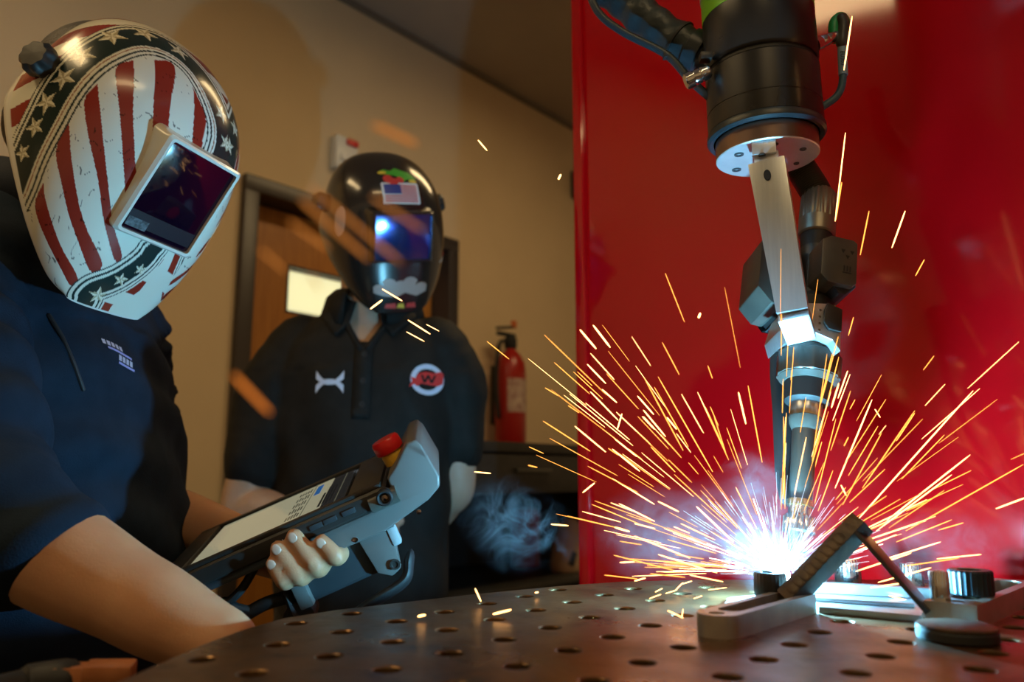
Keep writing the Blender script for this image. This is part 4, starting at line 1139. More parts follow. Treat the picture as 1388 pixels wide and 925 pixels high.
def face_head(M_, sc=1.0):
    """skull, jaw, nose, brow, ears, eye sockets in a helmet frame (x right, y front, z up)"""
    R3 = M_.to_3x3(); c = M_.translation
    ax, ay, az = R3 @ Vector((1, 0, 0)), R3 @ Vector((0, 1, 0)), R3 @ Vector((0, 0, 1))
    pt = lambda x, y, z: M_ @ Vector((x * sc, y * sc, z * sc))
    out = [ellipsoid(pt(0, -0.025, 0.035), ax * 0.072 * sc, ay * 0.092 * sc, az * 0.080 * sc),
           ellipsoid(pt(0, 0.012, -0.045), ax * 0.056 * sc, ay * 0.064 * sc, az * 0.066 * sc),
           ellipsoid(pt(0, 0.052, -0.092), ax * 0.026 * sc, ay * 0.020 * sc, az * 0.018 * sc),
           tube([pt(0, 0.070, 0.012), pt(0, 0.082, -0.018), pt(0, 0.086, -0.028)], [0.007 * sc, 0.010 * sc, 0.012 * sc], 10),
           tube([pt(-0.035, 0.058, 0.022), pt(0, 0.066, 0.020), pt(0.035, 0.058, 0.022)], 0.010 * sc, 10),
           tube([pt(-0.020, 0.066, -0.060), pt(0, 0.072, -0.058), pt(0.020, 0.066, -0.060)], 0.007 * sc, 10)]
    for s in (-1, 1):
        out.append(ellipsoid(pt(0.072 * s, -0.025, -0.005), ax * 0.010 * sc, ay * 0.020 * sc, az * 0.032 * sc, 12, 8))
    return out
def eyes(M_, parent):
    for s in (-1, 1):
        MB().add(ellipsoid(M_ @ Vector((0.030 * s, 0.058, 0.004)), Vector((0.010, 0, 0)), Vector((0, 0.010, 0)), Vector((0, 0, 0.008)), 12, 8)).build('eye', mat('eye white', (0.7, 0.68, 0.64), 0.2), parent, world=True)
def hand_shapes(wrist, fingers, mcps, thumb, palm_r=0.016):
    out = []
    for k, (tip, pip, mcp) in enumerate(fingers):
        r = (0.0094, 0.0102, 0.0098, 0.0086)[k]
        dip = tip.lerp(pip, 0.52) + (tip.lerp(pip, 0.5) - mcp).normalized() * 0.0025
        out.append(seg_tube([(tip, r * 0.88), (dip, r * 1.0), (pip, r * 1.0), (mcp, r * 1.15)], 4, 12))
        out.append(seg_tube([(mcp, r * 1.25), (mcp.lerp(wrist, 0.5), palm_r), (wrist, 0.021)], 4, 12))
    for a, b in zip(mcps[:-1], mcps[1:]): out.append(tube([a, b], 0.0125, 10))
    out.append(seg_tube([(wrist, 0.020), (thumb[0], 0.016), (thumb[1], 0.0112), (thumb[2], 0.0088)], 4, 12))
    return out
def relaxed_hand(w_, d, palm_n):
    """hand hanging from wrist w_ along d, palm facing palm_n"""
    d = d.normalized(); palm_n = (palm_n - d * palm_n.dot(d)).normalized(); s = d.cross(palm_n)
    fing = []; mc = []
    for k, (off, L_) in enumerate(((-0.030, 0.070), (-0.010, 0.080), (0.010, 0.075), (0.029, 0.060))):
        m_ = w_ + d * 0.085 + s * off
        p_ = m_ + d * L_ * 0.5 + palm_n * 0.012; t_ = p_ + d * L_ * 0.38 + palm_n * 0.026
        fing.append((t_, p_, m_)); mc.append(m_)
    th = (w_ + d * 0.035 - s * 0.034 + palm_n * 0.008, w_ + d * 0.065 - s * 0.046 + palm_n * 0.018, w_ + d * 0.092 - s * 0.046 + palm_n * 0.026)
    return hand_shapes(w_, fing, mc, th)
def nail(parent, tip, pip, out_dir, r):
    ax = (tip - pip).normalized(); n_ = (out_dir - ax * out_dir.dot(ax)).normalized(); s = ax.cross(n_)
    c = tip + n_ * (r * 0.84) + ax * 0.001
    MB().add(ellipsoid(c, ax * 0.0058, s * 0.0048, n_ * 0.0012, 14, 8)).build('finger_nail', M_NAIL, parent, world=True)
def legs(parent, hip, spread, yaw, belt_r, floor_z=0.0, tag_='trousers'):
    side = Vector((cos(yaw), sin(yaw), 0)); fwd = Vector((-sin(yaw), cos(yaw), 0))
    sh = []
    sh.append(loft([(hip + Vector((0, 0, z)), side, fwd, rx, ry) for z, rx, ry in ((-0.13, 0.16, 0.11), (-0.05, belt_r[0] * 1.01, belt_r[1]), (0.04, belt_r[0] * 0.97, belt_r[1] * 0.96))], 28, 2.3))
    feet = []
    for s in (-1, 1):
        a = hip + side * (spread * s) + Vector((0, 0, -0.08)); k = Vector((a.x, a.y, 0.45)) + fwd * 0.02 + side * 0.01 * s; f_ = Vector((a.x, a.y, 0.07)) + side * 0.02 * s
        sh.append(seg_tube([(a, 0.088), (k, 0.066), (f_, 0.056)], 8, 18, fold=0.02)); feet.append(f_)
    MB().add(fuse(sh, 0.010, 3)).build(tag_, M_TROU, parent, world=True, angle=0)
    for f_ in feet:
        b = Vector((f_.x, f_.y, 0.0))
        st = [(b + fwd * y + Vector((0, 0, h / 2 + 0.001)), side, Vector((0, 0, 1)), w_, h / 2) for y, w_, h in ((-0.09, 0.030, 0.06), (-0.07, 0.040, 0.10), (0.0, 0.045, 0.11), (0.08, 0.050, 0.075), (0.15, 0.046, 0.055), (0.18, 0.028, 0.04))]
        MB().add(loft(st, 20, 2.8)).build('boot', M_BOOT, parent, world=True)
def folds(amp, sc, seed, stretch=Vector((1, 1, 1)), extra=None):
    off = Vector((seed * 3.1, seed * 1.7, seed * 0.9))
    def f(p, n):
        q = Vector((p.x * stretch.x, p.y * stretch.y, p.z * stretch.z)) * sc + off
        a = noise.noise(q); b = noise.noise(q * 2.3 + Vector((5, 2, 8)))
        rid = 1 - abs(a) * 2
        d = amp * (0.7 * rid + 0.35 * b)
        if extra: d += extra(p)
        return p + n * d
    return f

# ------------------------------------------------------------------ man in the navy pullover
per1 = thing('person', 'person in navy pullover bending over the tablet pendant', 'person', Vector((-0.56, 0.95, 0)))
V3 = Vector
SR, SLf = V3((-0.60, 0.765, 1.215)), V3((-0.56, 1.095, 1.205))
ER = P(-18, 702, 0.635); WR = P(300, 876, 0.612)
EL = P(182, 682, 1.11); WL = P(400, 762, 0.935)
NB = V3((-0.585, 0.93, 1.30))
HO = H1M.translation
headM = H1M @ Matrix.Translation((0, -0.012, 0.0))
# left hand fingers on the grip
FT = [((436, 735), (457, 756)), ((399, 728), (431, 771)), ((377, 744), (408, 783)), ((370, 764), (387, 790))]
fing = []; mc = []
for (t_, p_) in FT:
    tip = P(t_[0], t_[1], 0.800); pip = P(p_[0], p_[1], 0.806); mcp = P(p_[0] + 6, p_[1] - 12, 0.862)
    fing.append((tip, pip, mcp)); mc.append(mcp)
handw = P(405, 764, 0.925)
thumb = (P(430, 765, 0.93), P(455, 742, 0.915), P(470, 726, 0.90))
sk = face_head(headM)
sk.append(seg_tube([(headM @ V3((0, -0.045, -0.02)), 0.058), (NB + V3((0.03, 0, 0.02)), 0.060), (NB - V3((0, 0, 0.06)), 0.075)], 5, 20))
bx = [(V3((x, y, z)), V3((1, 0, 0)), V3((0, 1, 0)), rx, ry) for z, x, y, rx, ry in ((0.80, -0.56, 0.95, 0.10, 0.14), (1.0, -0.56, 0.945, 0.11, 0.15), (1.2, -0.595, 0.935, 0.09, 0.15), (1.28, -0.59, 0.93, 0.06, 0.09))]
sk.append(loft(bx, 24))
sk.append(seg_tube([(SR + V3((0.01, 0.05, -0.03)), 0.036), (SR.lerp(ER, 0.55), 0.042), (ER, 0.043), (ER.lerp(WR, 0.3), 0.0425), (ER.lerp(WR, 0.68), 0.0345), (WR, 0.0275)], 6, 22))
sk.append(seg_tube([(SLf + V3((0, -0.05, -0.03)), 0.036), (SLf.lerp(EL, 0.55), 0.040), (EL, 0.041), (EL.lerp(WL, 0.3), 0.039), (EL.lerp(WL, 0.7), 0.031), (WL, 0.026), (handw, 0.022)], 6, 22))
sk += hand_shapes(handw, fing, mc, thumb)
sk += relaxed_hand(WR, V3((0.12, -0.10, -0.95)), V3((0.9, 0.1, 0)))
body1 = MB().add(fuse(sk, 0.0032, 3)).build('body', M_SKIN, per1, world=True, angle=0)
for k, (tip, pip, mcp) in enumerate(fing):
    nail(body1, tip, pip, camdir(-0.15, 0.35, 0.92), (0.0094, 0.0102, 0.0098, 0.0086)[k])
eyes(headM, per1)
hs = [ellipsoid(headM @ V3((0, -0.036, 0.042)), headM.to_3x3() @ V3((0.079, 0, 0)), headM.to_3x3() @ V3((0, 0.096, 0)), headM.to_3x3() @ V3((0, 0, 0.082))),
      ellipsoid(headM @ V3((0, -0.085, -0.02)), headM.to_3x3() @ V3((0.062, 0, 0)), headM.to_3x3() @ V3((0, 0.040, 0)), headM.to_3x3() @ V3((0, 0, 0.062)))]
MB().add(fuse(hs, 0.006, 3)).build('hair', M_HAIR, per1, world=True, angle=0)
# pullover
tor1 = [(0.745, -0.57, 0.95, 0.120, 0.165), (0.80, -0.56, 0.95, 0.145, 0.182), (0.88, -0.553, 0.95, 0.148, 0.185), (0.96, -0.555, 0.948, 0.146, 0.186), (1.05, -0.565, 0.943, 0.140, 0.188),
        (1.14, -0.578, 0.938, 0.130, 0.192), (1.21, -0.59, 0.935, 0.114, 0.19), (1.26, -0.592, 0.93, 0.095, 0.155), (1.30, -0.59, 0.93, 0.078, 0.098), (1.345, -0.575, 0.93, 0.070, 0.074)]
sv = [loft([(V3((x, y, z)), V3((1, 0, 0)), V3((0, 1, 0)), rx, ry) for z, x, y, rx, ry in tor1], 36, 2.2)]
CR = ER.lerp(WR, 0.22)
sv.append(seg_tube([(SR + V3((0.01, 0.03, -0.005)), 0.074), (SR.lerp(ER, 0.4), 0.066), (SR.lerp(ER, 0.8), 0.060), (ER, 0.056), (CR - (WR - ER) * 0.02, 0.0535)], 9, 24, fold=0.03))
CLf = SLf.lerp(EL, 0.97)
sv.append(seg_tube([(SLf + V3((0, -0.03, -0.005)), 0.070), (SLf.lerp(EL, 0.35), 0.062), (SLf.lerp(EL, 0.7), 0.056), (CLf, 0.050)], 10, 24, fold=0.16))
def pull(p):
    z = p.z; d = 0.0
    if p.x > -0.5 and z < 1.18:      # drag lines across the belly
        d += 0.0045 * sin((p.z * 1.0 - (p.x + 0.5) * 0.9 + (p.y - 0.95) * 0.55) * 62 + 3 * noise.noise(p * 7))
    return d
pullover_vf = fuse(sv, 0.0055, 4, folds(0.0060, 9.5, 2, V3((1.0, 1.0, 0.8)), pull))
MB().add(pullover_vf).build('pullover', M_NAVY, per1, world=True, angle=0)
pt1 = bvh(pullover_vf)
# collar
def collar(parent, c, rx, ry, h, drop, yaw, gap, m, flare=0.014, nm='collar', tilt_=0.0, thick=0.003):
    side = V3((cos(yaw), sin(yaw), 0)); fwd = V3((-sin(yaw), cos(yaw), 0))
    prof = [(0.0, -0.01), (0.002, h * 0.5), (0.001, h), (0.006, h + 0.003), (0.012 + flare * 0.4, h * 0.6), (0.012 + flare, -drop)]
    n = 48; v = []; f = []
    for i in range(n + 1):
        a = radians(gap + (360 - 2 * gap) * i / n)
        fr = max(0.0, cos(a))
        for dr, z in prof:
            zz = z - (0.012 * fr * fr if z < 0 else 0) - tilt_ * cos(a)
            v.append(c + fwd * ((ry + dr) * cos(a)) + side * ((rx + dr) * sin(a)) + V3((0, 0, zz)))
    k = len(prof)
    for i in range(n):
        for j in range(k - 1): f.append((i * k + j, i * k + j + 1, (i + 1) * k + j + 1, (i + 1) * k + j))
    o = mesh(nm, v, f, m, parent, world=True, angle=0)
    so = o.modifiers.new('thick', 'SOLIDIFY'); so.thickness = thick; so.offset = 0
    return o
collar(per1, V3((-0.572, 0.93, 1.318)), 0.074, 0.072, 0.045, 0.004, -pi / 2, 14, M_NAVYD, 0.002, tilt_=0.018)
# zip and chest embroidery, seen on the front (+x side)
axZ = V3((0, 0, 1)); axS = V3((-0.35, 0.94, 0)).normalized()
def onshirt(tree, px, py):
    h = tree.ray_cast(V3((0, 0, CAMZ)), ray(px, py).normalized()); return h[0], h[1]
zp = [onshirt(pt1, x, y) for x, y in ((66, 428), (84, 458), (98, 490), (112, 528))]
zp = [(a, n) for a, n in zp if a is not None]
if len(zp) > 1:
    MB().add(tube([a + n * 0.001 for a, n in zp], 0.0022, 8)).build('zip', M_RUB, per1, world=True)
ec, en = onshirt(pt1, 160, 478)
if ec is not None:
    if en.dot(V3((0, 0, CAMZ)) - ec) < 0: en = -en
    ex = axZ.cross(en).normalized(); ex = (ex * 0.97 - (axZ - en * en.z).normalized() * 0.24).normalized(); ey = en.cross(ex)
    M_EMB = mat('pale embroidery', (0.50, 0.50, 0.62), 0.7); M_EMB2 = mat('lavender embroidery', (0.32, 0.33, 0.68), 0.7)
    pieces = []
    for k in range(5): pieces.append(([(-0.022 + 0.0065 * k, 0.004), (-0.0175 + 0.0065 * k, 0.004), (-0.0175 + 0.0065 * k, 0.011), (-0.020 + 0.0065 * k, 0.0105), (-0.022 + 0.0065 * k, 0.011)], M_EMB))
    pieces.append((rect(-0.016, -0.001, 0.024, 0.002), M_EMB2))
    for k in range(4): pieces.append(([(0.000 + 0.0065 * k, -0.010), (0.0047 + 0.0065 * k, -0.010), (0.0047 + 0.0065 * k, -0.0035), (0.000 + 0.0065 * k, -0.003)], M_EMB))
    pieces.append((rect(0.000, -0.014, 0.028, -0.0115), M_EMB2))
    for pc, mm in pieces:
        decal('embroidery', [pc], ec, ex, ey, pt1, mm, per1, eps=0.0012, world=True, back=0.05)
legs(per1, V3((-0.57, 0.95, 0.80)), 0.095, -pi / 2, (0.165, 0.125))

# ------------------------------------------------------------------ man in the black polo
per2 = thing('person', 'person in black polo shirt standing in front of the wooden door', 'person', Vector((-0.28, 1.52, 0)))
A2, B2 = V3((-0.445, 1.515, 1.245)), V3((-0.125, 1.515, 1.245))
E2 = P(331, 688, 1.475); W2 = P(418, 708, 1.40)
F2 = P(617, 655, 1.54); X2 = P(565, 735, 1.68)
NB2 = P(503, 440, 1.485)
head2 = H2M @ Matrix.Translation((0, -0.012, 0))
sk = face_head(head2)
sk.append(seg_tube([(head2 @ V3((0, -0.035, -0.03)), 0.058), (NB2 + V3((0, 0.01, -0.01)), 0.060), (NB2 + V3((0, 0.03, -0.10)), 0.085)], 5, 20))
t2 = [(0.72, -0.285, 1.525, 0.155, 0.11), (0.80, -0.285, 1.525, 0.163, 0.118), (0.90, -0.285, 1.522, 0.163, 0.120), (1.00, -0.283, 1.520, 0.168, 0.122), (1.10, -0.282, 1.518, 0.176, 0.124),
      (1.19, -0.282, 1.515, 0.180, 0.118), (1.25, -0.282, 1.513, 0.168, 0.100), (1.29, -0.28, 1.512, 0.125, 0.082), (1.325, -0.278, 1.512, 0.082, 0.070), (1.355, -0.275, 1.508, 0.066, 0.064)]
sk.append(loft([(V3((x, y - 0.002, z)), V3((1, 0, 0)), V3((0, 1, 0)), rx - 0.012, ry - 0.010) for z, x, y, rx, ry in t2[:-1]], 28, 2.3))
sk.append(seg_tube([(A2, 0.040), (A2.lerp(E2, 0.5), 0.048), (E2, 0.043), (E2.lerp(W2, 0.3), 0.042), (W2, 0.028)], 6, 20))
sk.append(seg_tube([(B2, 0.040), (B2.lerp(F2, 0.5), 0.046), (F2, 0.040), (F2.lerp(X2, 0.3), 0.040), (X2, 0.028)], 6, 20))
sk += relaxed_hand(W2, V3((0.85, -0.1, 0.12)), V3((0, 0.9, -0.3)))
sk += relaxed_hand(X2, V3((-0.85, 0.02, -0.35)), V3((0, -0.9, 0)))
MB().add(fuse(sk, 0.0045, 3)).build('body', M_SKIN2, per2, world=True, angle=0)
eyes(head2, per2)
MB().add(fuse([ellipsoid(head2 @ V3((0, -0.036, 0.042)), head2.to_3x3() @ V3((0.079, 0, 0)), head2.to_3x3() @ V3((0, 0.096, 0)), head2.to_3x3() @ V3((0, 0, 0.082)))], 0.006, 2)).build('hair', M_HAIR, per2, world=True, angle=0)
sv = [loft([(V3((x, y, z)), V3((1, 0, 0)), V3((0, 1, 0)), rx, ry) for z, x, y, rx, ry in t2], 40, 2.3)]
HR2 = A2.lerp(E2, 0.72); HL2 = B2.lerp(F2, 0.72)
sv.append(seg_tube([(A2 + V3((0.03, 0, 0.002)), 0.070), (A2.lerp(E2, 0.25), 0.070), (A2.lerp(E2, 0.5), 0.064), (HR2, 0.060)], 8, 24, fold=0.02))
sv.append(seg_tube([(B2 + V3((-0.03, 0, 0.002)), 0.070), (B2.lerp(F2, 0.25), 0.070), (B2.lerp(F2, 0.5), 0.062), (HL2, 0.058)], 8, 24, fold=0.02))
def pull2(p):
    d = 0.0
    if p.y < 1.5 and p.z < 1.2:
        d += 0.0030 * sin(((p.x + 0.28) * 1.0 + (p.z - 1.0) * 0.45) * 55 + 4 * noise.noise(p * 5))
        d += 0.0035 * sin((abs(p.x + 0.28) * 0.8 + p.z * 1.0) * 48 + 3 * noise.noise(p * 6)) * max(0, 1 - abs(p.z - 0.95) * 4)
    return d
pv, pf = fuse(sv, 0.0065, 3, folds(0.0050, 6.5, 5, V3((1, 1, 0.6)), pull2))
# open neck
def vcut(c):
    if c.y > 1.49: return False
    z0, x0 = 1.236, -0.273
    return c.z > z0 and abs(c.x - x0) < 0.006 + (c.z - z0) * 0.60
pf2 = [q for q in pf if not vcut(sum((pv[i] for i in q), V3((0, 0, 0))) / len(q))]
MB().add((pv, pf2)).build('polo_shirt', M_POLO, per2, world=True, angle=0)
pt2 = bvh((pv, pf))
collar(per2, V3((-0.276, 1.510, 1.335)), 0.070, 0.070, 0.030, 0.030, pi, 24, M_POLO, 0.022, tilt_=0.012)
# collar flaps
for s in (-1, 1):
    o_ = V3((-0.274, 1.40, 1.30))
    pts = [(0.020 * s, 0.030), (0.070 * s, 0.040), (0.088 * s, 0.000), (0.052 * s, -0.042), (0.030 * s, -0.016)]
    if s < 0: pts = pts[::-1]
    fl_ = decal('collar_flap', [pts], o_, V3((1, 0, 0)), V3((0, 0, 1)), pt2, M_POLO, per2, eps=0.006, world=True, back=0.2, step=0.008)
    so = fl_.modifiers.new('thick', 'SOLIDIFY'); so.thickness = 0.003; so.offset = 0
for s in (-1, 1):
    vt = []
    for k in range(9):
        z = 1.236 + 0.075 * k / 8
        h = pt2.ray_cast(V3((-0.273 + s * (0.0075 + (z - 1.236) * 0.60), 1.0, z)), V3((0, 1, 0)))
        if h[0] is not None and h[0].y < 1.5: vt.append(h[0] + V3((0, -0.001, 0)))
    if len(vt) > 2: MB().add(tube(vt, 0.0062, 10)).build('neck_edging', M_POLO, per2, world=True)
pl_ = decal('placket', [rect(-0.016, -0.13, 0.016, 0.012)], V3((-0.272, 1.40, 1.236)), V3((1, 0, 0)), V3((0, 0, 1)), pt2, M_POLO, per2, eps=0.0022, world=True, back=0.2, step=0.01)
so = pl_.modifiers.new('thick', 'SOLIDIFY'); so.thickness = 0.002; so.offset = 0
for dz in (-0.012, -0.062, -0.105):
    h = pt2.ray_cast(V3((-0.270, 1.0, 1.236 + dz)), V3((0, 1, 0)))
    if h[0] is not None:
        MB().add(lathe([(0.0055, 0), (0.0058, 0.001), (0.0048, 0.0022), (0.0001, 0.0016)], 18, False), Matrix.Translation(h[0] + V3((0, -0.0034, 0))) @ Matrix.Rotation(radians(90), 4, 'X')).build('button', M_RUB, per2, world=True)
def chest(px, py, tree):
    c, n = onshirt(tree, px, py); return c
# interlocking arcs emblem (wearer's right chest)
c_ = chest(447, 518, pt2)
M_LOGO = mat('white embroidery', (0.62, 0.66, 0.80), 0.7)
def arc_shape(sy):
    up_, dn_ = [], []
    for k in range(17):
        x = -0.0255 + 0.051 * k / 16; u_ = abs(x) / 0.0255
        mid = 0.0005 + 0.0160 * u_ ** 2.0
        th = 0.0026 + 0.0048 * u_ ** 1.3
        up_.append((x, sy * (mid + th) - sy * 0.0030)); dn_.append((x, sy * (mid - th) - sy * 0.0030))
    return up_ + dn_[::-1]
for sy in (1, -1):
    lp = arc_shape(sy)
    decal('emblem_arc', [lp], c_, V3((1, 0, 0)), V3((0, 0, 1)), pt2, M_LOGO, per2, eps=0.0015, world=True, back=0.1, step=0.004)
# round crest (wearer's left chest)
c_ = chest(579, 515, pt2)
circ = lambda r, n=28, a0=0, a1=360: [(r * cos(radians(a0 + (a1 - a0) * k / n)), r * sin(radians(a0 + (a1 - a0) * k / n))) for k in range(n)]
decal('crest_ring', [circ(0.029), circ(0.020)], c_, V3((1, 0, 0)), V3((0, 0, 1)), pt2, M_LOGO, per2, eps=0.0014, world=True, back=0.1, step=0.005)
M_CR = mat('red embroidery', (0.70, 0.03, 0.025), 0.65)
decal('crest_figure', [[(-0.031, -0.016), (-0.026, -0.004), (-0.029, 0.003), (-0.020, 0.001), (-0.016, 0.010), (-0.004, 0.014), (0.012, 0.012), (0.022, 0.016), (0.028, 0.012), (0.027, -0.006), (0.018, -0.011), (0.004, -0.010), (-0.010, -0.008), (-0.018, -0.014), (-0.022, -0.010)]], c_, V3((1, 0, 0)), V3((0, 0, 1)), pt2, M_CR, per2, eps=0.0024, world=True, back=0.1, step=0.005)
decal('crest_letter', [[(-0.012, 0.008), (-0.007, -0.006), (-0.003, -0.006), (0.001, 0.003), (0.005, -0.006), (0.009, -0.006), (0.015, 0.008), (0.011, 0.008), (0.007, -0.001), (0.003, 0.008), (-0.001, 0.008), (-0.005, -0.001), (-0.008, 0.008)]], c_, V3((1, 0, 0)), V3((0, 0, 1)), pt2, M_POLO, per2, eps=0.0032, world=True, back=0.1, step=0.004)
legs(per2, V3((-0.285, 1.525, 0.76)), 0.09, pi, (0.160, 0.115))
# ================================================================== tablet teach pendant in the left hand
TN, TR, TF = P(203, 799, 0.800), P(521, 659, 0.800), P(243, 738, 0.97)
px_ = (TR - TN).normalized(); py_ = (TF - TN); py_ = (py_ - px_ * py_.dot(px_)).normalized(); pz_ = px_.cross(py_)
PM = frame(TN, px_, py_, pz_)
PL = (TR - TN).length; PW = 0.172
pen = thing('teach_pendant', 'black tablet pendant with grey end housing and red stop button held in the hand', 'tablet', PM)
def pbox(nm, x0, x1, y0, y1, z0, z1, m, bev=0.0015, par=None, seg=2):
    return MB().add(boxvf(x1 - x0, y1 - y0, z1 - z0, bev, seg, c=((x0 + x1) / 2, (y0 + y1) / 2, (z0 + z1) / 2))).build(nm, m, par or pen)
pbox('tablet_case', 0, PL, 0, PW, -0.020, 0.0, M_BLK, 0.006, seg=3)
rimv = MB()
for a in ((0.004, PL - 0.004, 0.003, 0.013), (0.004, PL - 0.004, PW - 0.013, PW - 0.003), (0.004, 0.030, 0.013, PW - 0.013), (PL - 0.040, PL - 0.004, 0.013, PW - 0.013)):
    rimv.add(boxvf(a[1] - a[0], a[3] - a[2], 0.004, 0.001, c=((a[0] + a[1]) / 2, (a[2] + a[3]) / 2, 0.0018)))
rimv.build('screen_surround', M_BLK, pen)
scr_ = pbox('display_glass', 0.030, PL - 0.040, 0.013, PW - 0.013, -0.002, 0.0012, mat('display glass', (0.012, 0.012, 0.012), 0.06, spec=0.6), 0)
def ui(nm, x0, x1, y0, y1, col, st, h=0.0014):
    m = mat('ui ' + nm, tuple(c * 0.2 for c in col), 0.08, emit=col, estr=st)
    MB().add(boxvf((x1 - x0), (y1 - y0), 0.0002, c=((x0 + x1) / 2, (y0 + y1) / 2, h))).build(nm, m, scr_, smooth=False)
X0_, X1_ = 0.036, PL - 0.046
ui('screen_background', X0_, X1_ - 0.028, 0.017, PW - 0.017, (0.62, 0.60, 0.40), 0.30)
ui('side_menu', X1_ - 0.027, X1_, 0.017, PW - 0.017, (0.03, 0.03, 0.03), 0.3)
ui('blue_button', PL * 0.63, PL * 0.66, 0.100, PW - 0.03, (0.02, 0.11, 0.32), 0.5, 0.0017)
ui('panel_rule', PL * 0.615, PL * 0.62, 0.02, PW - 0.02, (0.2, 0.2, 0.14), 0.3, 0.0017)
ui('panel_rule', PL * 0.77, PL * 0.774, 0.02, PW - 0.02, (0.2, 0.2, 0.14), 0.3, 0.0017)
rr_ = random.Random(4)
for k in range(5):
    for j in range(5):
        x = PL * (0.545 + 0.013 * k); y = 0.030 + 0.024 * j
        ui('menu_text', x, x + 0.0016, y, y + 0.010 + 0.008 * rr_.random(), (0.05, 0.05, 0.04), 0.2, 0.0018)
for k in range(4):
    x = PL * (0.69 + 0.016 * k); y = 0.03 + 0.008 * (k % 2)
    ui('panel_text', x, x + 0.0030, y, y + 0.055 + 0.03 * rr_.random(), (0.03, 0.03, 0.03), 0.2, 0.0018)
# grey end housing: side profile (x, z) swept across y
prof = [(0.50 * PL, -0.0205), (0.50 * PL, -0.030), (0.62 * PL, -0.044), (0.92 * PL, -0.046), (PL + 0.034, -0.034), (PL + 0.050, -0.026), (PL + 0.054, -0.016), (PL + 0.050, 0.022), (PL + 0.046, 0.030), (PL + 0.036, 0.030), (PL + 0.016, 0.012), (PL + 0.004, 0.004), (PL + 0.002, -0.0205)]
hv_, hf_ = prism(prof, 0.13, 0.003, 0.0, 3)
MB().add((hv_, hf_), Matrix.Translation((0, 0.138, 0)) @ Matrix.Rotation(radians(90), 4, 'X')).build('end_housing', M_GREYP, pen)
for x in (PL * 0.80, PL + 0.02):
    MB().add(lathe([(0.0026, 0), (0.0026, 0.001), (0.0001, 0.0014)], 14, False), Matrix.Translation((x, 0.008, -0.041)) @ Matrix.Rotation(radians(90), 4, 'X')).build('housing_screw', M_CHROME, pen)
es_ = thing('es', None, None); bpy.data.objects.remove(es_)
ESM = Matrix.Translation((PL + 0.014, 0.055, 0.012)) @ Matrix.Rotation(radians(-6), 4, 'Y')
eb = MB().add(lathe([(0.0125, -0.004), (0.0125, 0.006), (0.0115, 0.008)], 32), ESM).build('stop_button_base', M_YEL, pen)
MB().add(lathe([(0.0100, 0.007), (0.0152, 0.010), (0.0160, 0.013), (0.0156, 0.022), (0.0140, 0.0245), (0.0001, 0.0250)], 40, False), ESM).build('red_stop_button', M_RED, pen)
cn_ = MB().add(lathe([(0.0085, 0), (0.0085, 0.010), (0.0070, 0.012), (0.0055, 0.0115), (0.0050, 0.004), (0.0001, 0.004)], 28, False), Matrix.Translation((PL * 0.985, 0.003, -0.010)) @ Matrix.Rotation(radians(90), 4, 'X')).build('round_socket', M_RUB, pen)
MB().add(lathe([(0.0030, 0.004), (0.0030, 0.0095), (0.0001, 0.0098)], 16, False), Matrix.Translation((PL * 0.985, 0.003, -0.010)) @ Matrix.Rotation(radians(90), 4, 'X')).build('socket_pin', M_CHROME, cn_)
MB().add(lathe([(0.0086, 0.0), (0.0086, 0.030)], 24), Matrix.Translation((PL * 0.915, 0.004, -0.0135)) @ Matrix.Rotation(radians(90), 4, 'Y')).build('socket_barrel', M_BLKM, pen)
# side keys, lettering
for k, x in enumerate((0.66, 0.72, 0.80)):
    pbox('side_key', PL * x, PL * x + 0.014, -0.0014, 0.002, -0.0125, -0.007, M_GREYD, 0.0008)
MB().add(text_vf('FANUC', 0.0065), Matrix.Translation((PL * 0.555, -0.0003, -0.0105)) @ Matrix.Rotation(radians(90), 4, 'X')).build('maker_lettering', M_PRINT, pen)
# grip under the tablet
pbox('grip', PL * 0.50, PL * 0.885, 0.022, 0.058, -0.088, -0.030, M_GREYD, 0.008, seg=3)
pbox('grip_plate', PL * 0.475, PL * 0.535, 0.012, 0.03, -0.088, -0.012, M_GREYP, 0.003)
gq = [(PL * 0.80, -0.040), (PL * 0.955, -0.046), (PL * 0.925, -0.075), (PL * 0.915, -0.090), (PL * 0.87, -0.094), (PL * 0.82, -0.085)]
MB().add(prism(gq, 0.016, 0.002, 0.0), Matrix.Translation((0, 0.030, 0)) @ Matrix.Rotation(radians(90), 4, 'X')).build('grip_cheek', M_GREYP, pen)
pbox('latch_tab', PL * 0.925, PL * 0.962, 0.012, 0.026, -0.066, -0.045, mat('pale grey plastic', (0.34, 0.40, 0.42), 0.35), 0.003)
MB().add(lathe([(0.0055, 0), (0.0055, 0.002), (0.0035, 0.002), (0.003, 0.0008), (0.0001, 0.0008)], 18, False), Matrix.Translation((PL * 0.90, 0.0135, -0.083)) @ Matrix.Rotation(radians(90), 4, 'X')).build('grip_screw', M_BLK, pen)
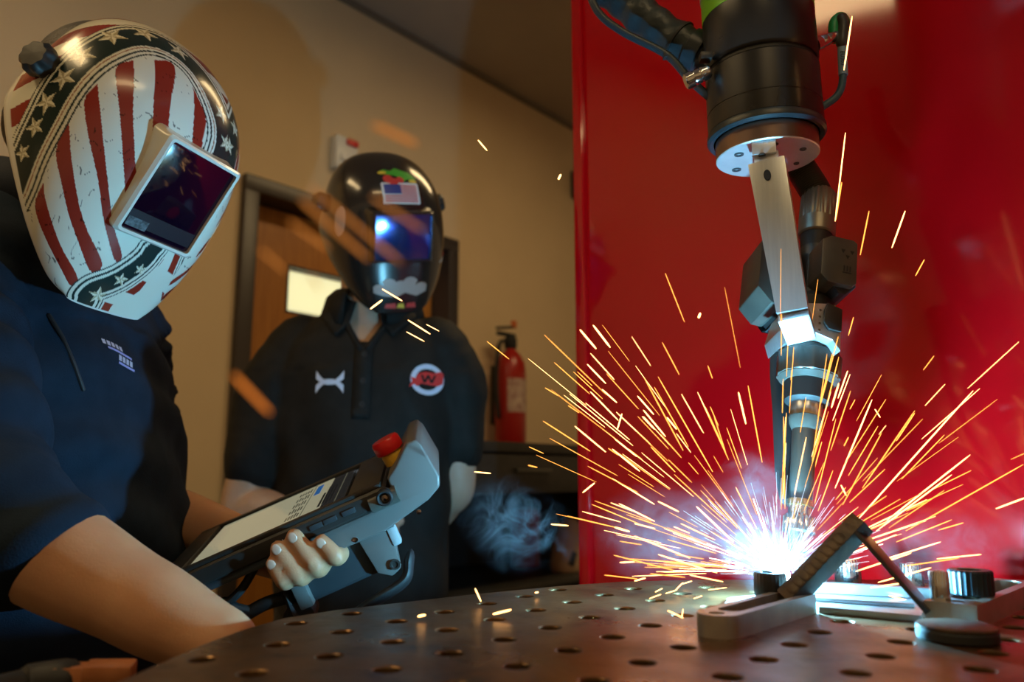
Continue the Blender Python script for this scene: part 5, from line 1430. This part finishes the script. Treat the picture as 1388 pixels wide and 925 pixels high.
# black strap under the hand and bail at the left end
stp = catmull([(PL * 0.44, 0.03, -0.072), (PL * 0.455, 0.02, -0.104), (PL * 0.56, 0.012, -0.118), (PL * 0.75, 0.012, -0.110), (PL * 0.90, 0.02, -0.106), (PL * 0.945, 0.03, -0.092)], 8)
MB().add(tube(stp, 0.0135, 14, True, 0.42, V3((0, 1, 0)))).build('hand_strap', M_RUB, pen)
MB().add(lathe([(0.016, -0.015), (0.0165, 0.0), (0.016, 0.015)], 24), Matrix.Translation((PL * 0.455, 0.03, -0.094)) @ Matrix.Rotation(radians(90), 4, 'X')).build('strap_pivot', M_RUB, pen)
bl_ = catmull([(PL * 0.08, 0.02, -0.020), (PL * 0.12, 0.02, -0.043), (PL * 0.19, 0.02, -0.050), (PL * 0.28, 0.02, -0.044), (PL * 0.36, 0.025, -0.030), (PL * 0.40, 0.03, -0.020)], 8)
MB().add(tube(bl_, 0.0045, 10)).build('bail_wire', M_RUB, pen)
bl2 = catmull([(PL * 0.06, 0.03, -0.022), (PL * 0.10, 0.03, -0.062), (PL * 0.20, 0.03, -0.072), (PL * 0.34, 0.03, -0.070), (PL * 0.46, 0.03, -0.075)], 8)
MB().add(tube(bl2, 0.0072, 12)).build('bail_bar', M_RUB, pen)
MB().add(tube([(PL * 0.20, 0.025, -0.049), (PL * 0.23, 0.025, -0.060), (PL * 0.27, 0.028, -0.070)], 0.0050, 10)).build('bail_link', M_RUB, pen)
pbox('metal_clip', PL * 0.045, PL * 0.085, 0.001, 0.010, -0.036, -0.0205, M_STEEL, 0.001)
pbox('case_skirt', PL * 0.04, PL * 0.50, 0.004, 0.10, -0.028, -0.0195, M_GREYD, 0.003)

# ================================================================== cart and clamp in the near left corner
cart = thing('tool_cart', 'low black tool cart beside the near left edge of the welding table', 'cart', V3((-0.46, 0.39, 0)))
MB().add(boxvf(0.36, 0.36, 0.02, 0.004, c=(0, 0, 0.853))).build('cart_top', M_RUB, cart)
for sx in (-0.16, 0.16):
    for sy in (-0.16, 0.16):
        MB().add(boxvf(0.03, 0.03, 0.81, 0.003, c=(sx, sy, 0.437))).build('leg', M_BLK, cart)
        MB().add(lathe([(0.022, 0), (0.022, 0.034)], 16), Matrix.Translation((sx, sy, 0))).build('caster', M_RUB, cart)
MB().add(boxvf(0.34, 0.34, 0.015, 0.003, c=(0, 0, 0.3))).build('shelf', M_BLK, cart)
cz_ = 0.8635
gc = [P(-20, 930, 0.49), P(40, 908, 0.51), P(88, 906, 0.515), P(125, 910, 0.52), P(172, 918, 0.525)]
clp = thing('ground_clamp', 'copper jawed ground clamp with dark grip lying on the black cart', 'clamp', V3((gc[2].x, gc[2].y, cz_)))
def onc(p, r): return V3((p.x, p.y, cz_ + r + 0.0005))
M_COP = mat('copper jaw', (0.55, 0.22, 0.085), 0.4, 0.4, (0.40, 0.14, 0.05), 40)
MB().add(tube(catmull([onc(gc[0], 0.012), onc(gc[1], 0.013), onc(gc[2], 0.015)], 6), [0.010] * 6 + [0.0125] * 7, 16)).build('dark_grip', M_RUB, clp, world=True)
g2, g3, g4 = onc(gc[2], 0.014), onc(gc[3], 0.013), onc(gc[4], 0.012)
dj = (g4 - g2).normalized()
MB().add(boxvf((g3 - g2).length + 0.012, 0.020, 0.020, 0.003), frame((g2 + g3) / 2, dj, V3((0, 0, 1)).cross(dj), V3((0, 0, 1)))).build('jaw_body', M_COP, clp, world=True)
MB().add(boxvf((g4 - g3).length + 0.008, 0.024, 0.010, 0.002), frame((g3 + g4) / 2 + V3((0, 0, 0.006)), dj, V3((0, 0, 1)).cross(dj), V3((0, 0, 1)))).build('upper_jaw', M_COP, clp, world=True)
MB().add(boxvf((g4 - g3).length + 0.004, 0.022, 0.007, 0.002), frame((g3 + g4) / 2 + V3((0, 0, -0.0075)), dj, V3((0, 0, 1)).cross(dj), V3((0, 0, 1)))).build('lower_jaw', M_COP, clp, world=True)
rd = thing('steel_rod', 'thin black steel rod lying on the black cart', 'rod', onc(P(60, 900, 0.47), 0.004))
MB().add(tube([onc(P(-10, 908, 0.47), 0.0035), onc(P(140, 890, 0.485), 0.0035)], 0.0032, 10)).build('rod', M_BLKM, rd, world=True)
# ================================================================== sparks
def spark_mesh(nm, m):
    prof = [(0.35, 0.0), (0.8, 0.06), (1.0, 0.3), (0.95, 0.85), (0.5, 1.0)]
    v, f = lathe(prof, 6)
    me = bpy.data.meshes.new(nm); me.from_pydata([tuple(p) for p in v], [], f); me.materials.append(m)
    return me
SPK = [spark_mesh('spark', emat('spark bright', (1.0, 0.50, 0.16), 4.2)), spark_mesh('spark', emat('spark orange', (1.0, 0.36, 0.06), 2.1)),
       spark_mesh('spark', emat('spark dim', (0.9, 0.24, 0.03), 0.75)), spark_mesh('spark', emat('spark white', (1.0, 0.80, 0.58), 5.0)),
       spark_mesh('spark', emat('spark ember', (0.62, 0.20, 0.035), 0.6))]
def spark_label(a, b, r):
    c = (a + b) / 2; q = c - Vector((0, 0, CAMZ)); x = 694 + FPX * q.x / (-q.dot(CAMB)); L_ = (b - a).length
    size = 'long' if L_ > 0.055 else ('short' if L_ < 0.022 else 'medium')
    if x < 785: where = 'before the tan wall and black cabinet'
    elif c.z > 1.06: where = 'high beside the torch body' if x > 1020 else 'high before the red screen'
    elif x < 1045: where = 'left of the torch nozzle before the red screen'
    elif x < 1165: where = 'rising around the torch nozzle'
    else: where = 'right of the weld coupon before the red screen'
    tone = 'thick bright' if r > 0.00075 else 'thin'
    lab = '%s %s orange spark streak %s' % (size, tone, where)
    return lab, 'sparks: ' + lab
def spark(a, b, r, k, label, group):
    if label is LAB[0]: label, group = spark_label(a, b, r)
    o = bpy.data.objects.new('spark', SPK[k]); link(o)
    m = axisM(a, b); d = (b - a).length
    o.matrix_world = m @ Matrix.Diagonal((r, r, d, 1))
    return tag(o, label, 'spark', group)
LAB = ('glowing spark streak flying out from the welding arc', 'sparks flying from the weld')
TRACED = [(786, 447, 808, 473, 3.2), (804, 441, 827, 471, 3.2), (796, 494, 821, 520, 2.4), (816, 528, 836, 546, 2.4), (800, 531, 838, 570, 2), (843, 561, 837, 582, 2.4), (779, 578, 821, 613, 2), (736, 571, 800, 612, 1.7),
 (864, 537, 886, 562, 2.4), (872, 556, 902, 592, 2.4), (871, 565, 887, 582, 2.4), (833, 595, 863, 619, 2.4), (830, 609, 867, 639, 2.4), (873, 512, 926, 611, 1.9), (892, 511, 966, 640, 1.9), (887, 525, 933, 606, 1.7),
 (904, 566, 917, 582, 2.4), (1001, 532, 1011, 575, 2.8), (1014, 523, 1033, 627, 1.9), (949, 425, 947, 431, 4.2), (882, 606, 915, 640, 1.9),
 (1149, 503, 1136, 540, 2.3), (1137, 520, 1127, 553, 2.8), (1128, 480, 1111, 551, 1.7), (1137, 484, 1101, 628, 1.9), (1121, 480, 1101, 625, 1.5), (1182, 542, 1132, 662, 2.3), (1153, 530, 1126, 611, 1.5), (1195, 587, 1142, 685, 1.9),
 (1190, 578, 1150, 645, 1.5), (1240, 557, 1169, 662, 1.9), (1319, 530, 1158, 710, 2.3), (1280, 590, 1222, 650, 1.5), (1315, 617, 1202, 706, 2.4), (1290, 644, 1188, 720, 2.1), (1387, 630, 1228, 720, 1.9), (1390, 675, 1350, 690, 2.8),
 (1280, 665, 1205, 716, 1.5), (1306, 709, 1272, 719, 1.9), (1140, 658, 1147, 672, 2.4), (1186, 555, 1193, 566, 2), (1150, 593, 1144, 605, 1.7), (1159, 542, 1152, 555, 1.5), (1114, 599, 1101, 646, 1.7), (1129, 638, 1109, 693, 1.7), (1133, 568, 1103, 688, 1.7),
 (1146, 180, 1132, 300, 2.3), (1141, 247, 1133, 298, 1.9), (1178, 286, 1166, 346, 1.9), (1227, 286, 1209, 336, 2.3), (1253, 352, 1241, 374, 1.9), (1155, 22, 1144, 95, 2.6), (1138, 378, 1120, 480, 1.4), (1157, 430, 1150, 455, 1.6), (1076, 470, 1070, 560, 1.3),
 (832, 753, 915, 774, 1.9), (839, 683, 887, 707, 2.3), (802, 684, 870, 712, 1.5), (833, 715, 853, 721, 3.2), (860, 710, 888, 717, 2.3), (860, 727, 935, 757, 2.1), (892, 752, 972, 777, 2.1), (840, 763, 860, 762, 2.3), (819, 780, 864, 785, 1.6),
 (860, 788, 875, 784, 2.3), (881, 778, 929, 783, 1.7), (935, 780, 980, 789, 2.0), (944, 687, 994, 735, 2.8), (892, 680, 920, 694, 2.4), (830, 649, 887, 684, 2.0), (806, 655, 790, 668, 2.3), (747, 711, 770, 713, 2.3), (660, 463, 690, 487, 1.4), (643, 640, 665, 642, 2.2),
 (760, 237, 757, 243, 4.0), (716, 631, 728, 634, 1.8), (739, 526, 757, 537, 1.4), (770, 550, 785, 560, 1.4), (1066, 560, 1062, 640, 1.6), (1062, 565, 1064, 690, 1.8), (968, 565, 984, 615, 1.5), (985, 580, 1005, 635, 1.4), (1240, 560, 1215, 598, 1.8), (1262, 770, 1190, 790, 2.2), (1275, 735, 1195, 760, 2.2),
 (1235, 750, 1160, 775, 2.4), (1290, 705, 1215, 735, 1.8), (1300, 757, 1225, 768, 1.8), (1330, 752, 1270, 758, 2.0), (1230, 790, 1180, 797, 2.4), (1215, 725, 1155, 750, 2.0), (1250, 820, 1205, 808, 2.6), (1240, 834, 1190, 826, 2.2)]
rs = random.Random(21)
count = 0
for x1, y1, x2, y2, wd in TRACED:
    Y = rs.uniform(0.63, 0.74) if x1 > 1150 else (rs.uniform(0.62, 0.80) if x1 > 780 else rs.uniform(0.75, 0.95))
    if min(y1, y2) > 735: Y = min(Y, 0.655)
    a, b = P(x1, y1, Y), P(x2, y2, Y * 0.55 + 0.45 * 0.672)
    if (b - a).length > 0.22 or x1 < 780: b = P(x2, y2, Y * 0.85 + 0.15 * 0.672)
    lowz = min(a.z, b.z)
    if lowz < TABLE_Z + 0.004 and max(y1, y2) < 800: pass
    spark(a, b, wd * 0.5 * Y / FPX * 0.85, 0 if wd > 1.95 else 1, *LAB); count += 1
# the rest of the spray, thrown from the arc
for i in range(205):
    left = rs.random() < 0.70
    if left: th = radians(180 - 82 * rs.random() ** 1.25)
    else: th = radians(14 + 76 * rs.random())
    yv = rs.uniform(-0.28, 0.30)
    d = V3((cos(th), yv, sin(th) * (0.95 if left else 0.9))).normalized()
    r0 = 0.026 + (0.20 if sin(th) > 0.45 else (0.13 if sin(th) > 0.22 else 0.07)) * rs.random() ** 1.3; ln = rs.uniform(0.010, 0.075) * (1 if r0 > 0.05 else 0.9)
    a = ARC + d * r0; b = a + d * ln - V3((0, 0, 0.05 * ln))
    if b.z < TABLE_Z + 0.004 or a.z < TABLE_Z + 0.004: continue
    k = 3 if r0 < 0.034 else (0 if rs.random() < 0.35 else 1)
    spark(a, b, rs.uniform(0.00018, 0.00042), k, *LAB); count += 1
    if count >= 255: break
# sparks skipping on the table top and short forks
def tspark(x1, y1, x2, y2, wd, lift=0.004, k=0):
    a = G(x1, y1, lift); b = P(x2, y2, a.y)
    spark(a, b, wd * 0.5 * a.y / FPX, k, 'glowing spark bouncing just above the drilled table top', 'sparks skipping on the table')
for q in ((652, 816, 644, 798, 2.4), (668, 833, 693, 827, 3.0), (566, 836, 577, 834, 3.2), (916, 800, 926, 790, 1.8), (902, 805, 918, 800, 1.6), (926, 838, 905, 828, 1.8), (926, 826, 924, 838, 1.5), (888, 803, 898, 798, 1.6), (925, 792, 938, 788, 1.6), (880, 812, 896, 806, 1.5), (725, 804, 730, 803, 2.4), (960, 800, 985, 797, 1.5), (940, 812, 952, 808, 1.4)):
    tspark(*q)
# stray sparks close to the lens, out of focus, last imitates a lens ghost
for x1, y1, x2, y2, wd, k in ((418, 252, 543, 356, 6, 4), (407, 270, 500, 352, 7, 4), (392, 300, 445, 338, 6, 4), (353, 338, 387, 368, 5, 4), (504, 266, 572, 312, 5, 4), (316, 508, 366, 560, 6, 2), (421, 372, 432, 392, 4, 4), (505, 168, 565, 196, 9, 4)):
    a, b = P(x1, y1, 0.20), P(x2, y2, 0.21)
    spark(a, b, wd * 0.5 * 0.2 / FPX, k, 'blurred orange streak of spark or lens ghost in front of the two people', 'stray sparks')
for x1, y1, x2, y2, wd in ((502, 419, 518, 407, 2.6), (518, 392, 545, 408, 2.0), (553, 434, 583, 453, 2.0), (551, 450, 575, 463, 1.4), (578, 440, 595, 449, 1.2), (648, 190, 660, 204, 2.0)):
    spark(P(x1, y1, 0.78), P(x2, y2, 0.76), wd * 0.5 * 0.77 / FPX, 0, 'fine bright spark in front of the black polo shirt or tan wall', 'sparks before the polo shirt')
# the finest spray close to the arc: too dense to count
fs = MB()
for i in range(230):
    th = radians(rs.uniform(2, 178)); d = V3((cos(th), rs.uniform(-0.5, 0.4), abs(sin(th)) * 0.9)).normalized()
    r0 = 0.010 + 0.06 * rs.random() ** 1.6; ln = rs.uniform(0.006, 0.030)
    a = ARC + d * r0; b = a + d * ln
    if min(a.z, b.z) < TABLE_Z + 0.003: continue
    fs.add(lathe([(0.00006, 0), (0.00016, 0.3 * ln), (0.0001, ln)], 4), axisM(a, b))
fso = fs.build('spark_spray', emat('white spray', (0.85, 0.92, 1.0), 1.6))
tag(fso, 'dense white spray of fine sparks bursting around the arc', 'sparks', kind='stuff')

# ================================================================== weld smoke and arc bloom volume
def smoke(nm, label, c, rad, dens, nscale, thr, soft, distort, seed, power=1.0, fall=1.0):
    v, f = ellipsoid(V3((0, 0, 0)), Xv * rad[0], Yv * rad[1], Zv * rad[2], 24, 14)
    m = bpy.data.materials.new(nm); m.use_nodes = True
    nt = m.node_tree; nt.nodes.clear(); L = nt.links.new
    out = nt.nodes.new('ShaderNodeOutputMaterial'); vol = nt.nodes.new('ShaderNodeVolumePrincipled')
    vol.inputs['Color'].default_value = (0.80, 0.88, 1.0, 1); vol.inputs['Anisotropy'].default_value = 0.15
    tc = nt.nodes.new('ShaderNodeTexCoord')
    mp = nt.nodes.new('ShaderNodeMapping'); mp.inputs['Location'].default_value = (seed, seed * 0.7, seed * 1.3)
    n1 = nt.nodes.new('ShaderNodeTexNoise'); n1.inputs['Scale'].default_value = nscale; n1.inputs['Detail'].default_value = 3
    n1.inputs['Distortion'].default_value = distort
    L(tc.outputs['Object'], mp.inputs[0]); L(mp.outputs[0], n1.inputs['Vector'])
    # thin wisps: ridge of the noise
    sb = nt.nodes.new('ShaderNodeMath'); sb.operation = 'SUBTRACT'; sb.inputs[1].default_value = 0.5; L(n1.outputs['Fac'], sb.inputs[0])
    ab = nt.nodes.new('ShaderNodeMath'); ab.operation = 'ABSOLUTE'; L(sb.outputs[0], ab.inputs[0])
    mr = nt.nodes.new('ShaderNodeMapRange'); mr.inputs[1].default_value = 0.0; mr.inputs[2].default_value = thr; mr.inputs[3].default_value = 1.0; mr.inputs[4].default_value = soft
    L(ab.outputs[0], mr.inputs[0])
    # fade to nothing at the border
    dv = nt.nodes.new('ShaderNodeVectorMath'); dv.operation = 'DIVIDE'; dv.inputs[1].default_value = rad
    L(tc.outputs['Object'], dv.inputs[0])
    ln = nt.nodes.new('ShaderNodeVectorMath'); ln.operation = 'LENGTH'; L(dv.outputs[0], ln.inputs[0])
    n2 = nt.nodes.new('ShaderNodeTexNoise'); n2.inputs['Scale'].default_value = nscale * 0.45; L(mp.outputs[0], n2.inputs['Vector'])
    ad = nt.nodes.new('ShaderNodeMath'); ad.operation = 'MULTIPLY_ADD'; ad.inputs[1].default_value = 1.5; ad.inputs[2].default_value = -0.7; L(n2.outputs['Fac'], ad.inputs[0])
    sm = nt.nodes.new('ShaderNodeMath'); sm.operation = 'ADD'; L(ln.outputs['Value'], sm.inputs[0]); L(ad.outputs[0], sm.inputs[1])
    fr = nt.nodes.new('ShaderNodeMapRange'); fr.interpolation_type = 'SMOOTHSTEP'; fr.inputs[1].default_value = 0.95; fr.inputs[2].default_value = 0.25 * fall; L(sm.outputs[0], fr.inputs[0])
    ml = nt.nodes.new('ShaderNodeMath'); ml.operation = 'MULTIPLY'; L(mr.outputs[0], ml.inputs[0]); L(fr.outputs[0], ml.inputs[1])
    m2 = nt.nodes.new('ShaderNodeMath'); m2.operation = 'MULTIPLY'; m2.inputs[1].default_value = dens; L(ml.outputs[0], m2.inputs[0])
    L(m2.outputs[0], vol.inputs['Density']); L(vol.outputs[0], out.inputs['Volume'])
    o = mesh(nm, v, f, m); o.location = c
    return tag(o, label, 'smoke', kind='stuff')
smoke('arc_haze', 'smoke volume added around the welding arc to imitate its blue bloom', ARC + V3((-0.025, 0.02, 0.035)), (0.13, 0.065, 0.065), 1.0, 34, 0.12, 0.08, 1.6, 3)  # added volume that imitates the bloom around the arc
smoke('smoke_plume', 'grey blue smoke plume curling over the far left edge of the table', P(700, 722, 0.93), (0.10, 0.045, 0.075), 22, 15, 0.06, 0.0, 2.6, 8)
smoke('smoke_curl', 'pale smoke curl rising beside the torch neck', P(1022, 650, 0.72), (0.040, 0.03, 0.036), 5, 46, 0.08, 0.02, 2.2, 5)
smoke('smoke_drift', 'thin pale smoke drifting over the table left of the arc', P(890, 720, 0.76), (0.085, 0.05, 0.045), 1.8, 30, 0.09, 0.04, 2.0, 12)
smoke('smoke_veil', 'faint smoke veil hanging over the clamp bars right of the arc', P(1290, 745, 0.70), (0.085, 0.05, 0.040), 2.0, 28, 0.10, 0.05, 1.8, 15)
